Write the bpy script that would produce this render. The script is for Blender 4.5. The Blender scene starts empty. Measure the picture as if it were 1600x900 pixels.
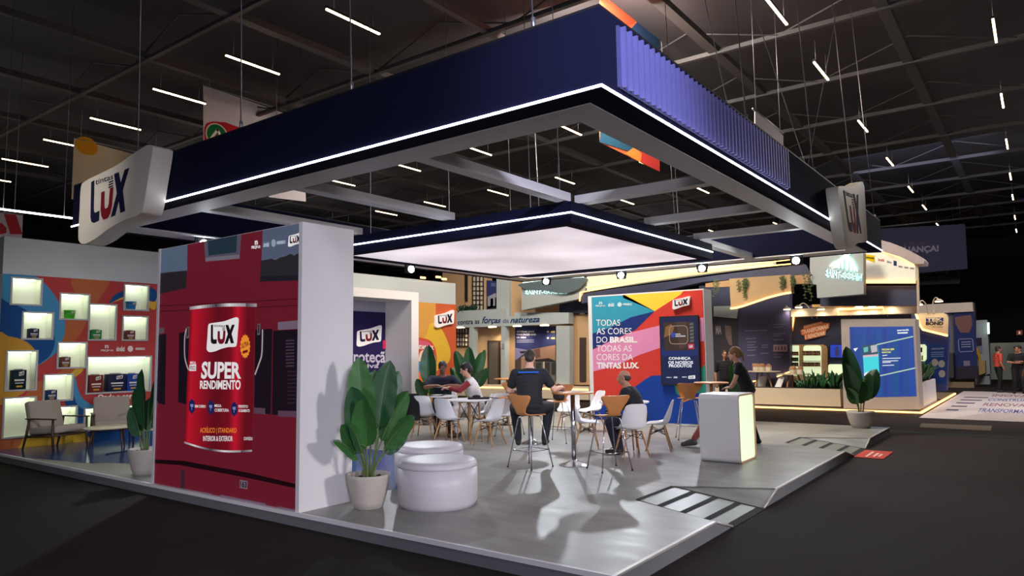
import bpy, bmesh, math, random
from mathutils import Vector, Matrix
random.seed(7)
SC = bpy.context.scene
COL = SC.collection
PI = math.pi

# ------------------------------------------------------------------ camera, world, exposure
EYE = Vector((0, 0, 1.8))
FPX = 1108.0
CAM_M = Matrix(((0.597333, -0.06422, -0.799418), (-0.801883, -0.064324, -0.594008), (-0.013275, 0.995861, -0.08992)))
cd = bpy.data.cameras.new('camera')
cd.sensor_width = 36.0
cd.lens = FPX / 1600 * 36
cd.clip_end = 300
cam = bpy.data.objects.new('camera', cd)
COL.objects.link(cam)
cam.matrix_world = Matrix.Translation(EYE) @ CAM_M.to_4x4()
SC.camera = cam
SC.view_settings.view_transform = 'Standard'
SC.view_settings.look = 'None'
SC.view_settings.gamma = 1
SC.view_settings.use_curve_mapping = False
SC.view_settings.exposure = 0.12
W = bpy.data.worlds.new('world')
SC.world = W
W.use_nodes = True
W.node_tree.nodes['Background'].inputs[0].default_value = (0.55, 0.52, 0.62, 1)
W.node_tree.nodes['Background'].inputs[1].default_value = 0.02

def aim(o, target):
    d = Vector(target) - o.location
    o.rotation_euler = d.to_track_quat('-Z', 'Y').to_euler()

def lamp(name, kind, loc, target, energy, color, **kw):
    l = bpy.data.lights.new(name, kind)
    l.energy = energy
    l.color = color
    for k, v in kw.items():
        setattr(l, k, v)
    o = bpy.data.objects.new(name, l)
    COL.objects.link(o)
    o.location = loc
    if target is not None:
        aim(o, target)
    return o

# hall lamps, mostly added fill with no fixture behind it
lamp('canopy_corner_fill', 'SPOT', (-0.5, -3.0, 7.0), (4.9, 2.5, 4.25), 6500, (0.70, 0.74, 1.0), spot_size=0.32, spot_blend=1.0, shadow_soft_size=0.3)  # added spot without fixture, makes the bluish gradient on the canopy corner
lamp('hall_front_lamp', 'AREA', (1.0, 1.0, 8.6), (7.5, 6.0, 0.4), 160, (0.86, 0.84, 1.0), shape='SQUARE', size=2.0)
lamp('hall_lounge_lamp', 'SPOT', (2.5, 8.5, 5.0), (6.5, 15.4, 1.9), 420, (1.0, 0.95, 0.88), spot_size=0.8, spot_blend=0.8, shadow_soft_size=0.6)
lamp('neighbour_fill', 'AREA', (13.5, 8.0, 9.0), (22.5, 10.0, 2.0), 1700, (1.0, 0.9, 0.76), shape='SQUARE', size=3.0)  # added area light, lifts the neighbouring stand
lamp('aisle_fill', 'SPOT', (-9.0, -13.0, 4.0), (7.0, 6.0, 0.8), 6500, (0.88, 0.84, 1.0), spot_size=0.42, spot_blend=0.6, shadow_soft_size=1.0)  # added fill from the camera side for chairs and people
lamp('aisle_side_fill', 'SPOT', (7.0, -13.0, 3.8), (8.2, 5.5, 0.6), 4800, (0.98, 0.93, 0.94), spot_size=0.5, spot_blend=0.6, shadow_soft_size=1.0)  # added fill from the right, standing in for other stands' light
lamp('sign_fill', 'SPOT', (15.0, -9.0, 6.5), (12.7, 2.4, 3.95), 620, (1.0, 0.84, 0.7), spot_size=0.17, spot_blend=0.5, shadow_soft_size=0.4)  # added spot that brightens the right logo sign
lamp('mat_fill', 'AREA', (27, -1, 8.8), (27, 0.6, 0), 800, (1.0, 0.92, 0.9), shape='SQUARE', size=3.0)  # added area light over the white floor mat, no fixture
lamp('aisle_left_fill', 'SPOT', (-7.0, 3.0, 3.0), (4.8, 9.5, 0.6), 900, (0.95, 0.93, 1.0), spot_size=0.8, spot_blend=0.9, shadow_soft_size=0.8)  # added spot to raise the platform skirt and red wall
lamp('hall_far_fill', 'AREA', (34, 4, 9.0), (60, 2, 1.0), 150, (0.7, 0.72, 1.0), shape='SQUARE', size=6.0)  # added bluish fill for the dark far end of the hall
lamp('booth_fill', 'SPOT', (12.0, 15.0, 8.5), (22.5, 15.5, 2.5), 1500, (1.0, 0.95, 0.86), spot_size=0.9, spot_blend=0.8, shadow_soft_size=0.6)  # added spot to brighten the pale house front
for k, (x, y) in enumerate(((20, 30), (34, -6), (2, 26), (40, 22), (16, -8))):
    l = lamp('hall_bounce_fill', 'AREA', (x, y, 4.6), (x, y, 10), 200, (1.0, 0.93, 0.86), shape='SQUARE', size=9.0)  # added upward fill in place of bounced light on the roof

# ------------------------------------------------------------------ materials
def lin(c):
    return tuple((x / 255 / 12.92) if x <= 10 else ((x / 255 + 0.055) / 1.055) ** 2.4 for x in c[:3]) + (1.0,)

MATS = {}
def mat(name, rgb, rough=0.55, metal=0.0, var=0.12, scale=6.0, bump=0.0, emit=0.0, ecol=None, alpha=1.0, spec=0.5, trans=0.0):
    if name in MATS:
        return MATS[name]
    m = bpy.data.materials.new(name)
    m.use_nodes = True
    nt = m.node_tree
    b = nt.nodes['Principled BSDF']
    n = nt.nodes.new('ShaderNodeTexNoise')
    tc = nt.nodes.new('ShaderNodeTexCoord')
    nt.links.new(tc.outputs['Object'], n.inputs['Vector'])
    n.inputs['Scale'].default_value = scale
    n.inputs['Detail'].default_value = 4
    mx = nt.nodes.new('ShaderNodeMix')
    mx.data_type = 'RGBA'
    c = lin(rgb)
    mx.inputs[6].default_value = tuple(x * (1 - var) for x in c[:3]) + (1,)
    mx.inputs[7].default_value = tuple(min(1, x * (1 + var)) for x in c[:3]) + (1,)
    nt.links.new(n.outputs['Fac'], mx.inputs[0])
    nt.links.new(mx.outputs[2], b.inputs['Base Color'])
    b.inputs['Roughness'].default_value = rough
    b.inputs['Metallic'].default_value = metal
    b.inputs['Specular IOR Level'].default_value = spec
    if emit:
        b.inputs['Emission Color'].default_value = lin(ecol or rgb)
        b.inputs['Emission Strength'].default_value = emit
    if bump:
        bp = nt.nodes.new('ShaderNodeBump')
        bp.inputs['Strength'].default_value = bump
        bp.inputs['Distance'].default_value = 0.01
        nt.links.new(n.outputs['Fac'], bp.inputs['Height'])
        nt.links.new(bp.outputs['Normal'], b.inputs['Normal'])
    if alpha < 1:
        b.inputs['Alpha'].default_value = alpha
    if trans:
        b.inputs['Transmission Weight'].default_value = trans
    MATS[name] = m
    return m

def glow(name, rgb, strength):
    """a lit lamp or strip"""
    return mat(name, rgb, 0.5, emit=strength, var=0.0)

def screen(rgb, k=0.55):
    """a lit print or screen colour"""
    return mat('lit_%d_%d_%d_%d' % (rgb[0], rgb[1], rgb[2], int(k * 100)), tuple(int(c * 0.35) for c in rgb), 0.45, emit=k, ecol=rgb, var=0.05)

def ink(rgb, rough=0.75):
    return mat('ink_%d_%d_%d' % tuple(rgb), rgb, rough, var=0.06, spec=0.06)

# ------------------------------------------------------------------ planes
class Fr:
    """a flat frame: origin, right u, up v, outward normal n"""
    def __init__(s, o, u, v):
        s.o, s.u, s.v = Vector(o), Vector(u), Vector(v)
        s.n = s.u.cross(s.v)
    def at(s, a, b, c=0.0):
        return s.o + s.u * a + s.v * b + s.n * c
    def pix(s, x, y):
        r = CAM_M @ Vector(((x - 800) / FPX, -(y - 450) / FPX, -1))
        t = (s.o - EYE).dot(s.n) / r.dot(s.n)
        p = EYE + r * t - s.o
        return (p.dot(s.u), p.dot(s.v))
    def pixs(s, pts):
        return [s.pix(*p) for p in pts]
def FX(X):
    return Fr((X, 0, 0), (0, -1, 0), (0, 0, 1))       # faces -X
def FY(Y):
    return Fr((0, Y, 0), (1, 0, 0), (0, 0, 1))        # faces -Y
def FZ(z):
    return Fr((0, 0, z), (1, 0, 0), (0, 1, 0))        # faces up
def FC(z):
    return Fr((0, 0, z), (1, 0, 0), (0, -1, 0))       # faces down

def spl(pts, k=6, closed=True):
    """Catmull-Rom through 2D or 3D points"""
    out, n = [], len(pts)
    P = [Vector(p) for p in pts]
    for i in range(n if closed else n - 1):
        a, b, c, d = (P[(i - 1) % n], P[i], P[(i + 1) % n], P[(i + 2) % n]) if closed else (P[max(i - 1, 0)], P[i], P[i + 1], P[min(i + 2, n - 1)])
        for j in range(k):
            t = j / k
            out.append(0.5 * (2 * b + (c - a) * t + (2 * a - 5 * b + 4 * c - d) * t * t + (3 * b - a - 3 * c + d) * t ** 3))
    if not closed:
        out.append(P[-1])
    return [tuple(p) for p in out]

# ------------------------------------------------------------------ mesh collector
GLY = {}
def glyphs(s, bold=0.0, shear=0.0, spacing=1.0):
    key = (s, bold, shear, spacing)
    if key not in GLY:
        cu = bpy.data.curves.new('lettering', 'FONT')
        cu.body = s
        cu.offset = bold
        cu.shear = shear
        cu.space_character = spacing
        cu.resolution_u = 3
        ob = bpy.data.objects.new('lettering', cu)
        me = bpy.data.meshes.new_from_object(ob)
        vs = [(v.co.x, v.co.y) for v in me.vertices]
        fs = [tuple(p.vertices) for p in me.polygons]
        bpy.data.objects.remove(ob)
        bpy.data.curves.remove(cu)
        bpy.data.meshes.remove(me)
        xs = [v[0] for v in vs]
        ys = [v[1] for v in vs]
        x0, x1, y0, y1 = min(xs), max(xs), min(ys), max(ys)
        GLY[key] = ([((x - x0) / (x1 - x0), (y - y0) / (y1 - y0)) for x, y in vs], fs, (x1 - x0) / (y1 - y0))
    return GLY[key]

class MB:
    def __init__(s):
        s.v, s.f, s.mi, s.sm, s.mats = [], [], [], [], []
    def idx(s, m):
        if m not in s.mats:
            s.mats.append(m)
        return s.mats.index(m)
    def add(s, vs, fs, m, smooth=False, M=None):
        k = len(s.v)
        i = s.idx(m)
        s.v += [tuple(M @ Vector(v)) if M else tuple(v) for v in vs]
        for f in fs:
            s.f.append(tuple(k + j for j in f))
            s.mi.append(i)
            s.sm.append(smooth)
        return s
    def box(s, x0, y0, z0, x1, y1, z1, m, M=None):
        vs = [(x, y, z) for z in (z0, z1) for y in (y0, y1) for x in (x0, x1)]
        return s.add(vs, [(0, 2, 3, 1), (4, 5, 7, 6), (0, 1, 5, 4), (2, 6, 7, 3), (0, 4, 6, 2), (1, 3, 7, 5)], m, False, M)
    def rbox(s, x0, y0, z0, x1, y1, z1, r, m, seg=3, M=None):
        bm = bmesh.new()
        bmesh.ops.create_cube(bm, size=1)
        for v in bm.verts:
            v.co = Vector((x0 + (v.co.x + .5) * (x1 - x0), y0 + (v.co.y + .5) * (y1 - y0), z0 + (v.co.z + .5) * (z1 - z0)))
        bmesh.ops.bevel(bm, geom=list(bm.edges), offset=r, segments=seg, profile=0.5, affect='EDGES')
        bm.verts.index_update()
        s.add([v.co[:] for v in bm.verts], [tuple(v.index for v in f.verts) for f in bm.faces], m, True, M)
        bm.free()
        return s
    def tube(s, pts, r, m, n=8, caps=True, M=None, flat=None):
        P = [Vector(p) for p in pts]
        R = list(r) if isinstance(r, (list, tuple)) else [r] * len(P)
        vs, fs = [], []
        up = None
        for i, p in enumerate(P):
            d = (P[min(i + 1, len(P) - 1)] - P[max(i - 1, 0)])
            d = d.normalized() if d.length > 1e-9 else Vector((0, 0, 1))
            if up is None:
                a = Vector((0, 0, 1)) if abs(d.z) < 0.9 else Vector((1, 0, 0))
                up = d.cross(a).normalized()
            up = (up - d * up.dot(d)).normalized()
            w = d.cross(up)
            for k in range(n):
                t = 2 * PI * k / n
                vs.append(p + R[i] * (math.cos(t) * up + math.sin(t) * w * (flat or 1)))
        for i in range(len(P) - 1):
            for k in range(n):
                fs.append((i * n + k, i * n + (k + 1) % n, (i + 1) * n + (k + 1) % n, (i + 1) * n + k))
        if caps:
            fs.append(tuple(reversed(range(n))))
            fs.append(tuple(range((len(P) - 1) * n, len(P) * n)))
        return s.add(vs, fs, m, True, M)
    def cyl(s, p0, p1, r0, m, r1=None, n=20, M=None):
        return s.tube([p0, p1], [r0, r0 if r1 is None else r1], m, n, True, M)
    def lathe(s, prof, m, c=(0, 0, 0), n=40, sx=1, sy=1, M=None, smooth=True):
        vs, fs = [], []
        for r, z in prof:
            for k in range(n):
                t = 2 * PI * k / n
                vs.append((c[0] + sx * r * math.cos(t), c[1] + sy * r * math.sin(t), c[2] + z))
        for i in range(len(prof) - 1):
            for k in range(n):
                fs.append((i * n + k, i * n + (k + 1) % n, (i + 1) * n + (k + 1) % n, (i + 1) * n + k))
        fs.append(tuple(reversed(range(n))))
        fs.append(tuple(range((len(prof) - 1) * n, len(prof) * n)))
        return s.add(vs, fs, m, smooth, M)
    def ell(s, c, r, m, n=14, M=None, rot=None):
        vs, fs = [], []
        h = n // 2
        for i in range(1, h):
            a = PI * i / h
            for k in range(n):
                t = 2 * PI * k / n
                vs.append(Vector((r[0] * math.sin(a) * math.cos(t), r[1] * math.sin(a) * math.sin(t), r[2] * math.cos(a))))
        vs += [Vector((0, 0, r[2])), Vector((0, 0, -r[2]))]
        for i in range(h - 2):
            for k in range(n):
                fs.append((i * n + k, (i + 1) * n + k, (i + 1) * n + (k + 1) % n, i * n + (k + 1) % n))
        T, B = len(vs) - 2, len(vs) - 1
        for k in range(n):
            fs.append((T, k, (k + 1) % n))
            fs.append((B, (h - 2) * n + (k + 1) % n, (h - 2) * n + k))
        if rot:
            vs = [rot @ v for v in vs]
        return s.add([v + Vector(c) for v in vs], fs, m, True, M)
    def cap(s, p0, p1, r0, r1, m, n=12, M=None):
        """tapered capsule"""
        p0, p1 = Vector(p0), Vector(p1)
        d = (p1 - p0).normalized()
        pts, rs = [], []
        for i in range(1, 5):
            a = PI / 2 * i / 4
            pts.append(p0 - d * r0 * math.cos(a)); rs.append(r0 * math.sin(a))
        for i in range(4, 0, -1):
            a = PI / 2 * i / 4
            pts.append(p1 + d * r1 * math.cos(a)); rs.append(r1 * math.sin(a))
        return s.tube(pts, rs, m, n, True, M)
    # ---- flat work on a frame (a, b in metres on the frame; c = distance in front of it)
    def poly(s, fr, pts, m, c=0.0):
        return s.add([fr.at(p[0], p[1], c) for p in pts], [tuple(range(len(pts)))], m)
    def slab(s, fr, pts, c0, c1, m, side=None):
        n = len(pts)
        vs = [fr.at(p[0], p[1], c1) for p in pts] + [fr.at(p[0], p[1], c0) for p in pts]
        s.add(vs, [tuple(range(n)), tuple(reversed(range(n, 2 * n)))], m)
        s.add(vs, [(i, n + i, n + (i + 1) % n, (i + 1) % n) for i in range(n)], side or m)
        return s
    def rect(s, fr, a0, b0, a1, b1, m, c=0.0):
        return s.poly(fr, [(a0, b0), (a1, b0), (a1, b1), (a0, b1)], m, c)
    def block(s, fr, a0, b0, a1, b1, c0, c1, m):
        return s.slab(fr, [(a0, b0), (a1, b0), (a1, b1), (a0, b1)], c0, c1, m)
    def pp(s, fr, pix, m, c=0.0):
        return s.poly(fr, fr.pixs(pix), m, c)
    def pslab(s, fr, pix, c0, c1, m):
        return s.slab(fr, fr.pixs(pix), c0, c1, m)
    def line(s, fr, pts, w, m, c=0.0):
        for p, q in zip(pts, pts[1:]):
            p, q = Vector(p[:2]), Vector(q[:2])
            d = (q - p)
            if d.length < 1e-6:
                continue
            d = d.normalized() * w / 2
            o = Vector((-d.y, d.x))
            s.poly(fr, [p - d + -o, q + d - o, q + d + o, p - d + o], m, c)
        return s
    def text(s, fr, t, a0, b0, a1, b1, m, c=0.0, bold=0.0, shear=0.0, spacing=1.0):
        vs, fs, asp = glyphs(t, bold, shear, spacing)
        return s.add([fr.at(a0 + x * (a1 - a0), b0 + y * (b1 - b0), c) for x, y in vs], fs, m)
    def qtext(s, fr, t, tl, tr, br, bl, m, c=0.0, bold=0.0, shear=0.0, spacing=1.0):
        """lettering between four corner pixels of the frame"""
        q = quad(fr, tl, tr, br, bl)
        vs, fs, asp = glyphs(t, bold, shear, spacing)
        return s.add([fr.at(*q(x, y), c) for x, y in vs], fs, m)
    def build(s, name, parent=None, org=None, label=None):
        me = bpy.data.meshes.new(name)
        o = Vector(org) if org is not None else Vector((0, 0, 0))
        me.from_pydata([tuple(Vector(v) - o) for v in s.v], [], s.f)
        for m in s.mats:
            me.materials.append(m)
        me.polygons.foreach_set('material_index', s.mi)
        me.polygons.foreach_set('use_smooth', s.sm)
        me.update()
        ob = bpy.data.objects.new(name, me)
        COL.objects.link(ob)
        if parent:
            ob.parent = parent
        else:
            ob.location = o
        if label:
            ob['label'] = label
        return ob

def quad(fr, tl, tr, br, bl):
    a, b, c, d = (Vector(fr.pix(*p)) for p in (bl, br, tr, tl))
    def q(x, y):
        return tuple((a * (1 - x) + b * x) * (1 - y) + (d * (1 - x) + c * x) * y)
    return q

def thing(name, label, cat, loc=(0, 0, 0), rz=0.0, group=None):
    o = bpy.data.objects.new(name, None)
    COL.objects.link(o)
    o.empty_display_size = 0.2
    o.location = loc
    o.rotation_euler = (0, 0, rz)
    return tag(o, label, cat, group)

def tag(o, label, cat, group=None):
    o['label'] = label
    o['category'] = cat
    if group:
        o['group'] = group
    return o

def structure(o, label=None):
    o['kind'] = 'structure'
    if label:
        o['label'] = label
    return o

def dup(root, loc, rz, label, group=None):
    r = root.copy()
    COL.objects.link(r)
    r.location = loc
    r.rotation_euler = (0, 0, rz)
    r['label'] = label
    if group:
        r['group'] = group
    for ch in list(root.children):
        c = ch.copy()
        COL.objects.link(c)
        c.parent = r
        for g in list(ch.children):
            d = g.copy()
            COL.objects.link(d)
            d.parent = c
    return r

def remesh(ob, voxel, smooth=3):
    """fuse the overlapping solids of a mesh into one continuous surface"""
    m = ob.modifiers.new('remesh', 'REMESH')
    m.mode = 'VOXEL'
    m.voxel_size = voxel
    m.use_smooth_shade = True
    if smooth:
        k = ob.modifiers.new('smooth', 'SMOOTH')
        k.iterations = smooth
        k.factor = 0.5
    bpy.context.view_layer.update()
    me = bpy.data.meshes.new_from_object(ob.evaluated_get(bpy.context.evaluated_depsgraph_get()))
    ob.modifiers.clear()
    ob.data = me
    for p in me.polygons:
        p.use_smooth = True
    return ob
# ================================================================== palette
WHITE = mat('white_laminate', (226, 224, 226), 0.42, var=0.04, scale=2)
PLASTIC = mat('white_plastic', (232, 231, 234), 0.35, var=0.03)
NAVY = mat('navy_fascia_cloth', (18, 20, 43), 0.9, var=0.08, scale=3, spec=0.08)
DARK = mat('near_black_paint', (18, 18, 22), 0.6)
CHROME = mat('chrome', (200, 200, 205), 0.18, metal=1.0, var=0.05)
STEEL = mat('steel_cable', (150, 150, 155), 0.4, metal=0.8)
LED = glow('white_led', (235, 240, 255), 9.0)
WARM = glow('warm_led', (255, 192, 112), 3.2)
CREAM = mat('cream_paint', (205, 192, 170), 0.6, var=0.05, scale=2)
BEIGE = mat('beige_paint', (196, 160, 120), 0.6, var=0.06, scale=2)
GREYP = mat('pale_grey_paint', (176, 184, 186), 0.6, var=0.04, scale=2)
SGNAVY = mat('stand_navy', (52, 58, 88), 0.55, var=0.06, scale=2)
C_NAVY, C_RED, C_WHITE = ink((28, 30, 58)), ink((120, 28, 40)), ink((238, 236, 238))

# ================================================================== hall floor, ceiling, walls
def carpet():
    m = mat('dark_carpet', (48, 43, 41), 0.95, var=0.5, scale=90, bump=0.5, spec=0.15)
    return m
fl = MB(); fl.box(-6, -14, -0.2, 70, 60, 0.0, carpet())
structure(fl.build('floor'))
ROOF = mat('roof_sheet_dark', (58, 55, 60), 0.9, var=0.25, scale=0.7)
cl = MB(); cl.box(-6, -14, 10.4, 70, 60, 10.6, ROOF)
structure(cl.build('ceiling'))
CURT = mat('dark_blue_curtain', (22, 24, 40), 0.9, var=0.3, scale=1.5)
wb = MB(); wb.box(62, -14, 0, 62.4, 60, 10.4, CURT); structure(wb.build('wall_back'))
wl = MB(); wl.box(-6, 52, 0, 70, 52.4, 10.4, CURT); structure(wl.build('wall_left'))
wr = MB(); wr.box(-6, -14.4, 0, 70, -14, 10.4, CURT); structure(wr.build('wall_right'))
BEAM = mat('grey_steel_beam', (68, 67, 70), 0.6, var=0.15, scale=1)
for i, y in enumerate((-9.55, -5.55, -1.55, 2.45, 6.45, 10.45, 14.55, 18.45, 22.5, 26.5, 30.5, 34.5)):
    b = MB(); w = 0.13 if i in (3, 4, 6, 8) else 0.08
    b.box(-4, y - w, 9.6, 62, y + w, 9.66, BEAM)
    for s in (-w, w - 0.02):
        b.box(-4, y + s, 9.66, 62, y + s + 0.02, 9.74, BEAM)
    b.box(-4, y - w, 9.74, 62, y + w, 9.77, BEAM)
    structure(b.build('roof_beam'), 'grey roof beam running the length of the hall')
for i, x in enumerate((0.6, 4.7, 8.8, 13.15, 17.8, 21.75, 26, 30.2, 34.4, 38.6, 42.8, 47, 51.2, 55.4)):
    b = MB(); w = 0.06
    b.box(x - w, -14, 9.55, x + w, 52, 9.6, BEAM)
    b.box(x - 0.02, -14, 9.6, x + 0.02, 52, 9.68, BEAM)
    for k in range(-3, 11):
        b.tube([(x, k * 4.8, 9.62), (x, k * 4.8 + 2.4, 10.35), (x, k * 4.8 + 4.8, 9.62)], 0.025, BEAM, 5)
    structure(b.build('roof_truss'), 'thin grey roof truss crossing the hall')

# ================================================================== ceiling light tubes
TUBE = glow('ceiling_tube', (255, 214, 160), 11.0)
lg = 'light tubes under the hall roof'
def make_tube():
    t = thing('ceiling_light', 'slim warm white light tube hanging under the dark hall roof', 'ceiling light', (9.2, 11.6, 9.0), 0, lg)
    MB().box(0, -0.024, 0.01, 1.5, 0.024, 0.04, TUBE).build('tube', t)
    b = MB(); b.box(-0.02, -0.03, 0.04, 1.52, 0.03, 0.09, DARK); b.build('housing', t)
    for x in (0.2, 1.3):
        MB().cyl((x, 0, 0.09), (x, 0, 0.66), 0.008, STEEL, n=6).build('hanger', t)
    return t
tube0 = make_tube()
spots = [(9.2, y) for y in (15.35, 18.85, 22.65, 26.1, 29.8, 33.5)]
spots += [(14.5, y) for y in (0.4, 4.12, 23.0, 26.7, 30.0)]
for x in (18.6, 24.4, 30.0, 36.1, 41.4, 48.2, 54.0):
    spots += [(x, y) for y in (0.4 + (x - 18) * 0.012, 4.17 + (x - 18) * 0.012, 7.9, 11.95, 15.8, 19.4, 23.3, 26.7, 30.3)]
spots += [(x, -3.4) for x in (14.5, 18.6)]
for x, y in spots:
    dup(tube0, (x, y, 9.0), 0, tube0['label'], lg)

# ================================================================== stand platform and ramps
def concrete():
    m = mat('grey_concrete_planks', (146, 145, 140), 0.3, var=0.3, scale=2.2)
    nt = m.node_tree
    b = nt.nodes['Principled BSDF']
    src = b.inputs['Base Color'].links[0].from_socket
    tc = nt.nodes['Texture Coordinate']
    # plank joints every 1.22 m and 2.4 m
    sx = nt.nodes.new('ShaderNodeSeparateXYZ')
    nt.links.new(tc.outputs['Object'], sx.inputs[0])
    def joint(out, size):
        a = nt.nodes.new('ShaderNodeMath'); a.operation = 'DIVIDE'; a.inputs[1].default_value = size
        f = nt.nodes.new('ShaderNodeMath'); f.operation = 'FRACT'
        g = nt.nodes.new('ShaderNodeMath'); g.operation = 'GREATER_THAN'; g.inputs[1].default_value = 0.006 / size
        nt.links.new(out, a.inputs[0]); nt.links.new(a.outputs[0], f.inputs[0]); nt.links.new(f.outputs[0], g.inputs[0])
        return g.outputs[0]
    mu = nt.nodes.new('ShaderNodeMath'); mu.operation = 'MULTIPLY'
    nt.links.new(joint(sx.outputs[0], 2.44), mu.inputs[0]); nt.links.new(joint(sx.outputs[1], 1.22), mu.inputs[1])
    br = nt.nodes.new('ShaderNodeMapRange'); br.inputs['To Min'].default_value = 1.0
    nt.links.new(mu.outputs[0], br.inputs['Value'])
    n2 = nt.nodes.new('ShaderNodeTexNoise')
    n2.inputs['Scale'].default_value = 3.0
    n2.inputs['Detail'].default_value = 3
    m2 = nt.nodes.new('ShaderNodeMapping')
    m2.inputs['Scale'].default_value = (2.2, 0.5, 1)
    nt.links.new(tc.outputs['Object'], m2.inputs['Vector'])
    nt.links.new(m2.outputs[0], n2.inputs['Vector'])
    r = nt.nodes.new('ShaderNodeMapRange')
    r.inputs['From Min'].default_value = 0.3
    r.inputs['From Max'].default_value = 0.7
    r.inputs['To Min'].default_value = 0.72
    r.inputs['To Max'].default_value = 1.08
    nt.links.new(n2.outputs['Fac'], r.inputs['Value'])
    k = nt.nodes.new('ShaderNodeMix'); k.data_type = 'RGBA'; k.blend_type = 'MULTIPLY'; k.inputs[0].default_value = 1
    nt.links.new(src, k.inputs[6]); nt.links.new(br.outputs[0], k.inputs[7])
    k2 = nt.nodes.new('ShaderNodeMix'); k2.data_type = 'RGBA'; k2.blend_type = 'MULTIPLY'; k2.inputs[0].default_value = 1
    nt.links.new(k.outputs[2], k2.inputs[6]); nt.links.new(r.outputs[0], k2.inputs[7])
    nt.links.new(k2.outputs[2], b.inputs['Base Color'])
    rr = nt.nodes.new('ShaderNodeMapRange')
    rr.inputs['To Min'].default_value = 0.3; rr.inputs['To Max'].default_value = 0.5
    nt.links.new(n2.outputs['Fac'], rr.inputs['Value'])
    nt.links.new(rr.outputs[0], b.inputs['Roughness'])
    return m
CONC = concrete()
SKIRT = mat('grey_platform_skirt', (112, 112, 116), 0.6, var=0.15, scale=3)
PX0, PX1, PY0, PY1, PZ = 4.77, 16.62, 2.64, 15.9, 0.14
RAMPS = [dict(b=7.28, a=8.25, d=7.22, e=8.24, c=6.8, f=8.75, y=3.72), dict(b=13.05, a=13.99, d=13.0, e=14.01, c=12.4, f=14.42, y=3.67)]
p = MB()
def face(*q):
    p.add(q, [tuple(range(len(q)))], CONC)
z = PZ
r1, r2 = RAMPS
yr = 3.72
face((PX0, yr, z), (PX1, yr, z), (PX1, PY1, z), (PX0, PY1, z))
face((PX0, PY0, z), (r1['c'], PY0, z), (r1['b'], yr, z), (PX0, yr, z))
face((r1['f'], PY0, z), (r2['c'], PY0, z), (r2['b'], yr, z), (r1['a'], yr, z))
face((r2['f'], PY0, z), (PX1, PY0, z), (PX1, yr, z), (r2['a'], yr, z))
face((PX0, PY0, 0.002), (PX0, PY1, 0.002), (PX1, PY1, 0.002), (PX1, PY0, 0.002))
po = p.build('stand_platform')
structure(po, 'raised grey stand floor')
sk = MB()
def skirt(q):
    sk.add(q, [tuple(range(len(q)))], SKIRT)
skirt([(PX0, PY0, 0), (PX0, PY1, 0), (PX0, PY1, z), (PX0, PY0, z)])
skirt([(PX1, PY0, 0), (PX1, PY1, 0), (PX1, PY1, z), (PX1, PY0, z)])
skirt([(PX0, PY1, 0), (PX1, PY1, 0), (PX1, PY1, z), (PX0, PY1, z)])
skirt([(PX0, PY0, 0), (r1['d'], PY0, 0), (r1['c'], PY0, z), (PX0, PY0, z)])
skirt([(r1['e'], PY0, 0), (r2['d'], PY0, 0), (r2['c'], PY0, z), (r1['f'], PY0, z)])
skirt([(r2['e'], PY0, 0), (PX1, PY0, 0), (PX1, PY0, z), (r2['f'], PY0, z)])
structure(sk.build('platform_skirt'), 'grey skirt round the raised stand floor')
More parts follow.
